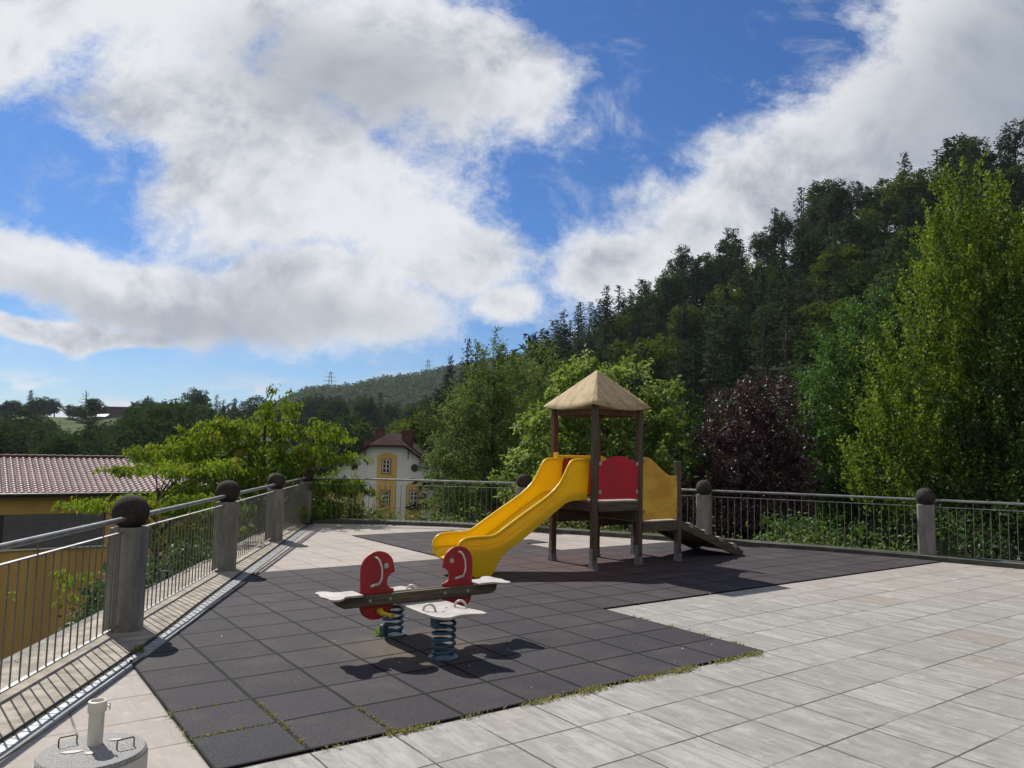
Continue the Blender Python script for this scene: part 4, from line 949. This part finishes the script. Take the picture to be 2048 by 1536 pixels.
M['framew'] = simple('white window frame', (.66, .65, .60), .6, .1, 6)
M['gutter'] = simple('dark gutter', (.05, .045, .04), .5, .3, 3)
hx, hy = -16.3, 37.4
oh = empty('ochre_house', (hx, hy, -10), TH, 'ochre yellow house with pinkish tiled roof beyond the left fence', 'house')
# local frame: x along grid U (0 = right corner, negative to the left), y along grid W (into the roof), z from -10
def HH(mb, name, m, par=oh, **k): return mb.build(name, M[m], par, **k)
mb = MB(); mb.box(-30, -.55, .6, .85, 0, 9.35).prism([(-.8, .85), (-.55, .6), (2.2, 6.6), (2.0, 6.7)], lambda a, b: (a, b, 0), lambda a, b: (a, b, 9.35)).box(-30, -.8, 11.35, 11.6, 0, 9.35)
HH(mb, 'wall', 'ochrewall')
# tiled slope: real relief
def tiled(x0, x1, y0, y1, z0, z1, hipr=1.05):
    nx = int((x1-x0)/.27); ny = int((y1-y0)/.33); X = []; vs = []; fs = []
    px = np.array([0, .18, .34, .5, .66, .82]); ph = np.array([0, .028, .05, .052, .035, .008])
    xs = np.concatenate([x0+.27*(i+px) for i in range(nx)]+[[x0+.27*nx]]); hs = np.concatenate([ph]*nx+[[0]])
    rows = []
    for j in range(ny):
        for q, hh in ((0, .035), (.96, 0.0)): rows.append((y0+(j+q)*.33, hh))
    for y, hh in rows:
        t = (y-y0)/(y1-y0); z = z0+(z1-z0)*t
        lim = x1 - hipr*t
        for x, h_ in zip(xs, hs): vs.append((min(x, lim), y, z+h_+hh))
    n = len(xs)
    for j in range(len(rows)-1):
        for i in range(n-1): 
            if vs[j*n+i][0] < vs[j*n+i+1][0]-1e-6 or vs[(j+1)*n+i][0] < vs[(j+1)*n+i+1][0]-1e-6: fs.append((j*n+i, j*n+i+1, (j+1)*n+i+1, (j+1)*n+i))
    return MB().add(vs, fs)
rf = HH(tiled(-24, 0, 0, 6.0, 9.38, 10.85), 'roof', 'tile')
vs = []; fs = []; nS = 24*5; nT = 19*2     # hipped right end, same tile relief
A_ = np.array([0, 0, 9.38]); B_ = np.array([3.05, 6.44, 9.38]); T_ = np.array([-1.05, 6.0, 10.86])
for j in range(nT+1):
    q = j/nT; 
    for i in range(nS+1):
        p = A_+(B_-A_)*(i/nS); p = p+(T_-p)*q; x = (i/nS)*7.1*(1-q)/.27
        vs.append((p[0], p[1], p[2]+.05*max(0, math.sin(2*math.pi*x))+(.03 if j % 2 == 0 else 0)))
for j in range(nT):
    for i in range(nS): fs.append((j*(nS+1)+i, j*(nS+1)+i+1, (j+1)*(nS+1)+i+1, (j+1)*(nS+1)+i))
MB().add(vs, fs).build('hip_slope', M['tile'], rf)
mb = MB().add([(-24, 6, 10.85), (-1.05, 6, 10.85), (3.05, 6.44, 9.38), (-24, 12, 9.38), (-24, 0, 9.36)], [(0, 1, 2, 3), (0, 3, 4)]); mb.build('roof_back', M['darktile'], rf)
mb = MB()
for i in range(58): mb.tube([(-1.05-i*.4, 6, 10.91+.02), (-1.05-i*.4-.42, 6, 10.91)], [.105, .085], 10)
for i in range(14):
    a = np.array([0, 0, 9.42]); b = np.array([-1.05, 6, 10.9]); p = a+(b-a)*i/14; q = a+(b-a)*(i+1.04)/14; mb.tube([tuple(q), tuple(p)], [.085, .10], 8)
mb.build('ridge_tiles', M['darktile'], rf, smooth=True)
HH(MB().tube([(-24, -.06, 9.33), (.05, -.06, 9.33)], .07, 8), 'gutter', 'gutter', smooth=True)
HH(MB().box(-24, 0, 0, .62, 9.20, 9.28), 'soffit', 'gutter')
wb = HH(MB().box(-24, -2.9, .585, .602, 6.92, 8.42), 'window_band', 'gutter')
mb = MB()
for i in range(18): mb.box(-6.9, -3.0, .555, .585, 6.98+i*.08, 6.98+i*.08+.055)
mb.build('blind', M['louvre'], wb)
mb = MB()
for i in range(18): mb.box(-24, -8.8, .555, .585, 6.98+i*.08, 6.98+i*.08+.055)
mb.build('blind', M['louvre'], wb)
MB().box(-8.6, -7.05, .57, .583, 6.98, 8.36).build('pane', M['glass'], wb)
MB().box(-24, -2.8, .48, .60, 6.84, 6.92).build('sill', M['framew'], wb)
wn = HH(MB().box(-8.6, -7.25, .57, .598, 3.2, 4.85), 'window', 'framew')
MB().box(-8.5, -7.33, .558, .569, 3.3, 4.75).build('pane', M['glass'], wn)

# ------------------------------------------------------------------ white and yellow house
M['whitewall'] = simple('white render', (.78, .78, .78), .9, .1, .6)
M['yband'] = simple('yellow render', (.70, .46, .14), .9, .1, .7)
M['brick'] = simple('red chimney brick', (.15, .045, .038), .85, .3, 2.)
M['browntile'] = simple('brown red roof tiles', (.060, .030, .028), .9, .45, 1.2, spec=.1)
wh = empty('white_house', (-12.6, 78, -10), 0, 'white house with yellow arched wall bands and half hipped roof beyond the back fence', 'house')
def WH(mb, name, m, par=wh, **k): return mb.build(name, M[m], par, off=(0, 0, -10), **k)
def py_(x0, x1, z0, z1, y0=-.06, y1=.0): return MB().box(x0, x1, y0, y1, z0, z1)
wall = [(-6.2, -10), (6.2, -10), (6.2, -1.0), (1.75, 2.1), (-1.75, 2.1), (-6.2, -1.0)]
WH(MB().prism(wall, lambda a, b: (a, 0, b), lambda a, b: (a, 14, b)), 'wall', 'whitewall')
def arched(x0, x1, z0, z1, rise):
    p = [(x0, z0), (x1, z0), (x1, z1)]
    for i in range(1, 10): t = i/10; p.append((x1+(x0-x1)*t, z1+rise*math.sin(math.pi*t)))
    p.append((x0, z1)); return p
WH(MB().prism(arched(-1.0, 1.0, -10, 1.0, .35), lambda a, b: (a, -.06, b), lambda a, b: (a, -.002, b)), 'arched_band', 'yband')
for x0, x1 in ((-4.2, -2.3), (2.05, 3.65)): WH(MB().prism(arched(x0, x1, -10, -1.85, .28), lambda a, b: (a, -.06, b), lambda a, b: (a, -.002, b)), 'arched_band', 'yband')
for x0, x1 in ((-6.1, -5.3), (4.9, 5.6)): WH(MB().box(x0, x1, -.05, -.002, -10, -1.5), 'corner_band', 'yband')
def window(cx, cz, w_=.95, h=1.55):
    f = WH(MB().box(cx-w_/2, cx+w_/2, -.11, -.062, cz-h/2, cz+h/2), 'window', 'brick')
    mb = MB()
    a = w_/2-.08; b = h/2-.08
    mb.box(cx-a, cx-a+.09, -.15, -.115, cz-b, cz+b).box(cx+a-.09, cx+a, -.15, -.115, cz-b, cz+b).box(cx-.05, cx+.05, -.152, -.116, cz-b, cz+b)
    for z in (cz-b, cz-b+.45, cz+b-.50, cz+b-.09): mb.box(cx-a+.09, cx-.05, -.149, -.117, z, z+.08).box(cx+.05, cx+a-.09, -.149, -.117, z, z+.08)
    mb.build('frame', M['framew'], f, off=(0, 0, -10))
    MB().box(cx-a, cx+a, -.1145, -.1105, cz-b, cz+b).build('pane', M['glass'], f, off=(0, 0, -10))
window(-.05, -.05); window(-.05, -3.2); window(2.85, -3.2); window(-3.25, -3.2)
for x in (-3.35, 2.85):
    mb = MB(); mb.add([(x+.40*math.cos(t), -.05, -.15+.40*math.sin(t)) for t in np.linspace(0, 2*math.pi, 20, endpoint=False)]+[(x+.40*math.cos(t), -.003, -.15+.40*math.sin(t)) for t in np.linspace(0, 2*math.pi, 20, endpoint=False)], [tuple(range(20)), tuple(range(20, 40))]+[(i, (i+1) % 20, 20+(i+1) % 20, 20+i) for i in range(20)])
    rw_ = WH(mb, 'round_window', 'brick')
    MB().add([(x+.30*math.cos(t), -.055, -.15+.30*math.sin(t)) for t in np.linspace(0, 2*math.pi, 20, endpoint=False)], [tuple(range(20))]).build('pane', M['glass'], rw_, off=(0, 0, -10))
roof = [(-1.85, -.7, 2.12), (1.85, -.7, 2.12), (0, 1.3, 3.45), (0, 14, 3.45), (-7.3, -.7, -1.72), (7.3, -.7, -1.72), (7.3, 14, -1.72), (-7.3, 14, -1.72)]
mb = MB().add(roof, [(0, 1, 2), (0, 2, 3, 7, 4), (1, 5, 6, 3, 2)])
r_ = WH(mb, 'roof', 'browntile'); sm = r_.modifiers.new('S', 'SOLIDIFY'); sm.thickness = .22; sm.offset = -1
for a, b, c, d, z in ((-1.9, -1.0, 3., 4., 3.75), (1.05, 2.15, 2.4, 3.6, 3.6), (-3.0, -2.2, 3., 3.8, 2.55)):
    mb = MB().box(a, b, c, d, .5, z).box(a-.08, b+.08, c-.08, d+.08, z, z+.14); mb.build('chimney', M['brick'], r_, off=(0, 0, -10))
for x, z in ((-3.5, .65), (-2.2, 1.5), (2.2, 1.5), (3.4, .65)):
    WH(MB().bar((x, -.55, z+.2), (x, -.55, z-.75), .09, .09, up=(0, 1, 0)).bar((x, -.6, z-.2), (x, 0, z-.2), .08, .08), 'bracket', 'gutter')

# ------------------------------------------------------------------ farmhouse, pylons and dead tree on the left hill
fz = cl(-157.5, 300)
fh = empty('farmhouse', (-157.5, 300, fz-1), 0, 'dark brown roofed farmhouse among trees on the left hill', 'farmhouse')
M['farmroof'] = simple('dark farm roof', (.030, .022, .024), .95, .3, .3, spec=.0)
MB().box(-4.8, 5.2, 0, 8, 0, 16.45-3.4-(fz-1)+.2).build('wall', M['louvre'], fh)
zt = 16.5-(fz-1); ze = zt-3.4
MB().prism([(-1, ze), (4, zt), (9, ze)], lambda a, b: (-5.6, a, b), lambda a, b: (6.0, a, b)).build('roof', M['farmroof'], fh)
MB().box(-6.4, -1.2, -3, 0.1, 0, ze-.6).build('porch', M['louvre'], fh)
MB().prism([(-3.6, ze-.9), (0.2, ze+.5), (.2, ze-.9)], lambda a, b: (-6.8, a, b), lambda a, b: (-.9, a, b)).build('porch_roof', M['louvre'], fh)
for x, y, zt, lab in ((-168.5, 700, 73, 'steel lattice power pylon on the distant hill behind the yellow green tree'), (-100.5, 900, 110, 'small lattice mast on top of the distant wooded ridge')):
    z0 = cl(x, y); h = zt-z0
    e = empty('power_pylon', (x, y, z0), .3, lab, 'pylon')
    mb = MB(); b = h*.11
    for sx in (-1, 1):
        for sy in (-1, 1): mb.bar((sx*b, sy*b, 0), (sx*b*.15, sy*b*.15, h), .35, .35, up=(0, 1, .01))
    k = 8
    for i in range(k):
        z = h*i/k; z1 = h*(i+1)/k; w0 = b*(1-.85*i/k); w1 = b*(1-.85*(i+1)/k)
        mb.bar((-w0, -w0, z), (w1, -w1, z1), .22, .22, up=(0, 1, .01)); mb.bar((w0, -w0, z), (-w1, -w1, z1), .22, .22, up=(0, 1, .01))
    mb.build('tower_frame', M['louvre'], e)
    mb = MB()
    for q, wd in ((.70, .20), (.82, .16), (.94, .11)): mb.bar((-h*wd, 0, h*q), (h*wd, 0, h*q), .4, .4)
    mb.build('cross_arm', M['louvre'], e)
e = empty('dead_tree', (-145, 258, cl(-145, 258)), 0, 'bare dead tree top sticking out of the trees left of the farmhouse', 'dead tree')
h = 19.6-cl(-145, 258); mb = MB().tube([(0, 0, 0), (.2, 0, h*.5), (0, 0, h)], [.4, .25, .05], 6)
for i in range(16):
    z = h*(.45+.5*i/16); a = i*2.4; l_ = (1-i/17)*3.+.5
    mb.tube([(0, 0, z), (l_*math.cos(a)*.6, l_*math.sin(a)*.6, z+.1), (l_*math.cos(a), l_*math.sin(a), z+.8)], [.12, .08, .03], 5)
mb.build('trunk', M['barkgrey'], e)

# ------------------------------------------------------------------ woodland prototypes
def spruce_mesh(h, r, nw, per, dens, Lq=.62, droop=.25, cut=.12):
    Ps = []; Ds = []
    for i in range(nw):
        q = i/nw; z = h*(cut+(1-cut)*q); rad = r*(1-q)**.85*(.75+.5*RS.rand())+.15
        nb_ = max(4, int(per*(1-q*.6)))
        for k in range(nb_):
            a = RS.rand()*6.283; ra = rad*(.65+.5*RS.rand()); m_ = max(3, int(dens*ra))
            u = RS.rand(m_); d = np.array([math.cos(a), math.sin(a), 0])
            p = d*(u*ra)[:, None] + np.array([0, 0, 1.])*(z - droop*ra*u**1.5 + .25*ra*u**3)[:, None] + rnd(m_)*.10
            Ps.append(p); Ds.append(d*.8 + rnd(m_)*.45 + np.array([0, 0, -.25]))
    return np.concatenate(Ps), np.concatenate(Ds)
def proto(name, cat, kind, leafm, bark='bark', **k):
    e = empty(name, (0, 0, 0), 0, 'x', cat)
    if kind == 'spruce':
        P, D = spruce_mesh(**k); n = len(P)
        me = leaf_mesh('crown', P, D, np.array([0, 0, 1.])+rnd(n)*.35, .65, .30, None); h = k['h']
        tm = MB().tube([(0, 0, -2), (0, 0, h*.5), (0, 0, h*.98)], [.22, .15, .03], 6, cap=False)
    else:
        blobs = k['blobs']; C, dn, B = crown_clusters(blobs, k['ncl'], k.get('surf', .6))
        dirs = nrmz(dn+rnd(len(C))*.4+np.array([0, 0, .2])); P, D, Nn, LL, WW, t = sprays(C, dirs, k['nl'], k.get('sl', 1.), k.get('spread', .4), k.get('L', .5), k.get('W', .36), .15, 0, .6, .5, .5)
        me = leaf_mesh('crown', P, D, Nn, LL, WW, t)
        h = max(b[2] for b in blobs); tm = MB().tube([(0, 0, -2), (.1, 0, h*.5), (0, 0, h*.95)], [.28, .2, .06], 6, cap=False)
        for c in C[:26]: limb(tm, (0, 0, max(2, c[2]-np.hypot(c[0], c[1])*.8)), c, .09, .02, n=3, k=4)
    me.materials.append(F[leafm]); o = bpy.data.objects.new('crown', me); COL.objects.link(o); o.parent = e
    tm.build('trunk', M[bark], e)
    return e
protos = {
 'sp1': proto('spruce_tree', 'tree', 'spruce', 'needle', h=19, r=2.9, nw=34, per=9, dens=5.5),
 'sp2': proto('spruce_tree', 'tree', 'spruce', 'needle', h=16, r=2.3, nw=30, per=8, dens=5.5),
 'sp3': proto('larch_tree', 'tree', 'spruce', 'needle2', h=19, r=3.0, nw=26, per=7, dens=3.6, droop=.05, cut=.3),
 'bl1': proto('beech_tree', 'tree', 'broad', 'beech', blobs=[(0, 0, 12.5, 2.6, 2.6, 2.2), (-1.8, .5, 10, 2.6, 2.4, 2.2), (1.9, -.5, 9.8, 2.6, 2.5, 2.3), (0, 1.5, 8., 3., 2.6, 2.2), (.3, -1.6, 7, 3.1, 2.6, 2.4), (-1.6, -1, 5.5, 2.5, 2.2, 2.)], ncl=340, nl=15),
 'bl2': proto('beech_tree', 'tree', 'broad', 'beech', blobs=[(.4, 0, 14, 1.9, 1.9, 2.), (-.8, 0, 12., 2.1, 2.1, 2.), (1.2, .4, 10.5, 2.4, 2.2, 2.2), (-1.2, -.6, 8.6, 2.5, 2.3, 2.1), (.8, .2, 6.5, 2.7, 2.4, 2.2)], ncl=300, nl=15),
 'bl3': proto('lime_tree', 'tree', 'broad', 'lime', blobs=[(0, 0, 11.5, 2.2, 2.2, 1.9), (-1.6, .5, 9.5, 2.1, 2., 1.7), (1.7, -.5, 9.3, 2.2, 2.1, 1.8), (0, .5, 7.5, 2.8, 2.5, 2.), (-1.6, -1, 5.8, 2.2, 2., 1.8)], ncl=280, nl=15),
 'bl4': proto('birch_tree', 'tree', 'broad', 'grey', blobs=[(0, 0, 13.5, 1.2, 1.2, 2.), (-.6, 0, 11.2, 1.6, 1.6, 2.), (.8, .2, 9.2, 1.9, 1.8, 2.2), (-.5, -.3, 7., 2.1, 1.9, 2.2)], ncl=200, nl=13, surf=.4),
 'pine': proto('pine_tree', 'tree', 'broad', 'needle2', blobs=[(0, 0, 16.5, 1.4, 1.4, .9), (-1.2, .3, 14.8, 1.3, 1.3, .7), (1.4, 0, 14.2, 1.5, 1.4, .7), (0, -.4, 12.9, 1.5, 1.4, .6), (-1.6, 0, 11.6, 1.1, 1., .5), (1.2, 0, 10.8, 1.2, 1., .5)], ncl=150, nl=15, surf=.3, sl=.5, L=.42, W=.22),
}
LB = {'sp1': ('dark spruce with a pointed top on the wooded hillside', 'spruces of the hillside wood'), 'sp2': ('dark spruce with a pointed top on the wooded hillside', 'spruces of the hillside wood'),
      'sp3': ('thin grey green larch on the wooded hillside', 'larches of the hillside wood'), 'bl1': ('dark green rounded beech on the wooded hillside', 'beeches of the hillside wood'),
      'bl2': ('dark green rounded beech on the wooded hillside', 'beeches of the hillside wood'), 'bl3': ('yellow green lime tree on the wooded hillside', 'limes of the hillside wood'),
      'bl4': ('slender grey green birch on the wooded hillside', 'birches of the hillside wood'), 'pine': ('open crowned pine on the skyline of the wooded hillside', 'pines of the hillside wood')}
used = set()
def plant(kind, x, y, s=1., label=None, group=None, rz=None, sink=.6, sxy=1.):
    p = protos[kind]
    o = p if kind not in used else copy_tree(p); used.add(kind)
    o.location = (x, y, cl(x, y)-sink); o.rotation_euler = (RS.normal(0, .03), RS.normal(0, .03), RS.rand()*6.28 if rz is None else rz); o.scale = (s*sxy, s*sxy, s)
    l_, g_ = LB[kind]; o['label'] = label or l_; o['category'] = 'tree'
    if group or not label: o['group'] = group or g_
    elif 'group' in o: del o['group']
    return o
HT = {'sp1': 19, 'sp2': 16, 'sp3': 19, 'bl1': 14.7, 'bl2': 16, 'bl3': 13.4, 'bl4': 15.5, 'pine': 17.4}
def plant_top(kind, px, dist, ytop, label, group=None, sxy=1.15, lo=.32, hi=1.15):
    d = ray(px, ytop); x = d[0]/d[1]*dist; zt = d[2]/d[1]*dist+EYE
    s = float(np.clip((zt-cl(x, dist)+.6)/HT[kind], lo, hi))
    return plant(kind, x, dist, s, label, group, sxy=sxy)
# rows up the right-hand hill (spacing grows with distance so that crowns close up in the view)
ridge_t = [-.15, -.06, .01, .115, .25, .357, .42, .52, .59, .69, 1.5]; ridge_y = [260, 240, 235, 210, 185, 170, 165, 155, 150, 145, 140]
cnt = 0
pts_h = []
def ok(x, y, d):
    for a, b in pts_h:
        if (a-x)**2+(b-y)**2 < d*d: return False
    return True
tries = 0
while len(pts_h) < 270 and tries < 20000:
    tries += 1
    t = RS.uniform(-.10, .78); yr_ = float(np.interp(t, ridge_t, ridge_y)); q = RS.rand()**.75; y = 68+(yr_+6-68)*q
    x = t*y
    if ok(x, y, 5.2 if t > .12 else 5.6): pts_h.append((x, y))
for x, y in pts_h:
    t = x/y; yr_ = float(np.interp(t, ridge_t, ridge_y)); top_ = y > yr_-14
    r = RS.rand()
    conif = .80 if t < .14 else (.52 if t < .4 else .34)
    if r < conif: kind = 'sp1' if RS.rand() < .5 else ('sp2' if RS.rand() < .6 else 'sp3')
    else: kind = ['bl1', 'bl2', 'bl3', 'bl4', 'bl1', 'bl4', 'bl2'][RS.randint(7)]
    if top_ and t > .15 and RS.rand() < .12: kind = 'pine'
    s = RS.uniform(.72, 1.12)*(.95 if kind.startswith('sp') else .92)
    if t < .1: s *= 1.12
    plant(kind, x, y, s, sxy=1.28 if kind.startswith('sp') else 1.22)
# tall spruces at the left end of the hill and pines on the skyline
for i, (t, y, s) in enumerate(((-.075, 205, 1.28), (-.062, 210, 1.42), (-.088, 200, 1.1), (-.05, 215, 1.35), (-.098, 195, .95), (-.11, 190, .9))): plant('sp1', t*y, y, s, 'tall dark spruce in the group at the left end of the hillside wood', 'tall spruces at the left end of the wood')
for t, y, s in ((.222, 178, 1.12), (.212, 182, .95), (.36, 160, .9), (.44, 152, .95), (.63, 140, 1.0), (.68, 138, 1.15)): plant('pine', t*y, y, s)
# trees standing apart in the middle distance
def single(kind, px, dist, s, label, sxy=1., sink=.6):
    t = (px-1024)/FPX; return plant(kind, t*dist, dist, s, label, None, sink=sink, sxy=sxy)
single('bl3', 745, 100, .72, 'green bushy tree directly behind the chimneys of the white house', 1.25, 1.)
single('bl1', 690, 120, .6, 'dark bushy tree left of the white house roof', 1.2)
single('bl2', 830, 115, .62, 'dark tree right of the white house roof', 1.1)
single('bl4', 375, 62, .72, 'pale grey green tree behind the end of the tiled roof', 1.3)
single('bl3', 290, 70, .62, 'light green bush rising behind the tiled roof ridge', 1.3)
single('bl4', 250, 66, .55, 'small grey green tree behind the tiled roof ridge', 1.4)
single('bl3', 55, 75, .62, 'small bright green tree above the left end of the tiled roof', 1.1)
single('bl2', 120, 90, .78, 'dark rounded tree above the middle of the tiled roof', 1.1)
single('sp3', 178, 130, 1.0, 'wide grey conifer below the dead tree top', 1.6)
plant_top('sp1', 60, 298, 781, 'left one of two narrow conifers on the left hill crest', sxy=1.2, hi=1.3)
plant_top('sp1', 67, 300, 779, 'right one of two narrow conifers on the left hill crest', sxy=1.2, hi=1.3)
plant_top('bl4', 111, 288, 798, 'spreading meadow tree with see through crown right of the two narrow conifers', sxy=1.9)
for i, (px, yt) in enumerate(((-14, 812), (-6, 808), (3, 818), (11, 805), (18, 802), (25, 803), (33, 802), (41, 812), (48, 810), (56, 806), (70, 800), (77, 797), (84, 800), (91, 796), (98, 802))):
    plant_top('bl1' if i % 2 else 'bl2', px, 284+i, yt, 'dark meadow tree of the row on the left hill crest', 'meadow trees on the left hill crest', sxy=1.3, hi=1.3)
for i, (px, yt, dd) in enumerate(((138, 822, 262), (147, 815, 258), (156, 818, 255), (166, 812, 250), (186, 798, 262), (193, 800, 268))):
    plant_top('bl1' if i % 2 else 'bl2', px, dd, yt, 'dark tree of the clump just left of the farmhouse', 'trees left of the farmhouse', sxy=1.5)
BK = 'dark tree of the wooded slope below the farmhouse'
lim_x = [-80, 0, 20, 60, 100, 120, 185, 200, 262, 275, 320, 350, 420]; lim_y = [822, 822, 820, 824, 836, 860, 852, 838, 846, 806, 800, 800, 800]
for i in range(125):
    px = RS.uniform(-60, 420); dist = RS.uniform(105, 235)
    if 108 < px < 172 and 165 < dist: continue
    kind = ['bl1', 'bl2', 'bl4', 'sp2', 'bl1'][RS.randint(5)]
    yt = float(np.interp(px, lim_x, lim_y)) + RS.uniform(0, 30) + max(0, (180-dist)*.15)
    plant_top(kind, px, dist, yt, BK, 'trees of the slope below the farmhouse')
lim_x = [200, 262, 275, 330, 350, 380, 420, 460, 520, 560, 640, 700, 760, 800, 860]; lim_y = [850, 850, 798, 800, 806, 788, 792, 798, 802, 800, 792, 786, 782, 776, 770]
for i in range(92):
    px = RS.uniform(268, 860); dist = RS.uniform(225, 300)
    kind = ['sp1', 'sp2', 'bl1', 'bl2', 'sp2'][RS.randint(5)] if px > 400 else ['bl1', 'bl2', 'sp2', 'bl1'][RS.randint(4)]
    plant_top(kind, px, dist, float(np.interp(px, lim_x, lim_y))+RS.uniform(-8, 26), 'dark tree of the wood in the middle distance behind the white house', 'trees of the middle distance wood')
for i in range(30):
    px = RS.uniform(640, 1000); dist = RS.uniform(130, 215)
    kind = ['bl1', 'bl2', 'bl3', 'sp2'][RS.randint(4)]
    plant_top(kind, px, dist, RS.uniform(800, 860), 'tree of the valley behind the white house and the big ash', 'trees of the valley floor')
# far wooded ridge: thousands of crowns that read as one mass
Ps = []; Ss = []
n = 5200
t = RS.uniform(-.40, .06, n); d = 470+RS.rand(n)**.7*420
x = t*d; z = terrain(x, d)
hh = RS.uniform(9, 16, n)
q = np.interp(t, [-.4, -.36, -.3], [0, .3, 1.])
keep = (RS.rand(n) < q) & ~((t > -.262) & (t < -.215) & (d > 780) & (RS.rand(n) < .93))
x, d, z, hh = x[keep], d[keep], z[keep], hh[keep]; n = len(x)
m_ = 26; k = np.repeat(np.arange(n), m_)
con = (RS.rand(n) < .5)[k]; u = RS.rand(n*m_); a = RS.rand(n*m_)*6.283
rad = np.where(con, (1-u)*2.4+.2, 3.4*np.sqrt(np.clip(1-(2*u-1)**2, 0, 1))+.2)*RS.uniform(.8, 1.15, n*m_)
P = np.stack([x[k]+rad*np.cos(a), d[k]+rad*np.sin(a), z[k]+hh[k]*(.2+.8*u)], 1)
D = np.stack([np.cos(a), np.sin(a), -.2+0*a], 1)+rnd(n*m_)*.4
me = leaf_mesh('distant_wood', P, D, np.array([0, 0, 1.])+rnd(n*m_)*.6, 3.0, 2.1, RS.rand(n)[k]*.7+RS.rand(n*m_)*.3); me.materials.append(F['faded'])
o = bpy.data.objects.new('distant_wood', me); COL.objects.link(o); stuff(o, 'far wooded ridge of small dark trees behind the white house', 'wood')
hz = MB().box(-1400, 1400, -60, 1750, -16, 150).build('haze', None); 
m, nt = mat('thin valley haze'); pv = nt.nodes.new('ShaderNodeVolumePrincipled'); pv.inputs['Density'].default_value = .00010; pv.inputs['Color'].default_value = (.80, .88, 1, 1); pv.inputs['Anisotropy'].default_value = .35
oo = nt.nodes.new('ShaderNodeOutputMaterial'); nt.links.new(pv.outputs[0], oo.inputs['Volume']); hz.data.materials.append(m)
stuff(hz, 'thin bluish haze filling the valley', 'haze')
cy.volume_bounces = 0
#PART3
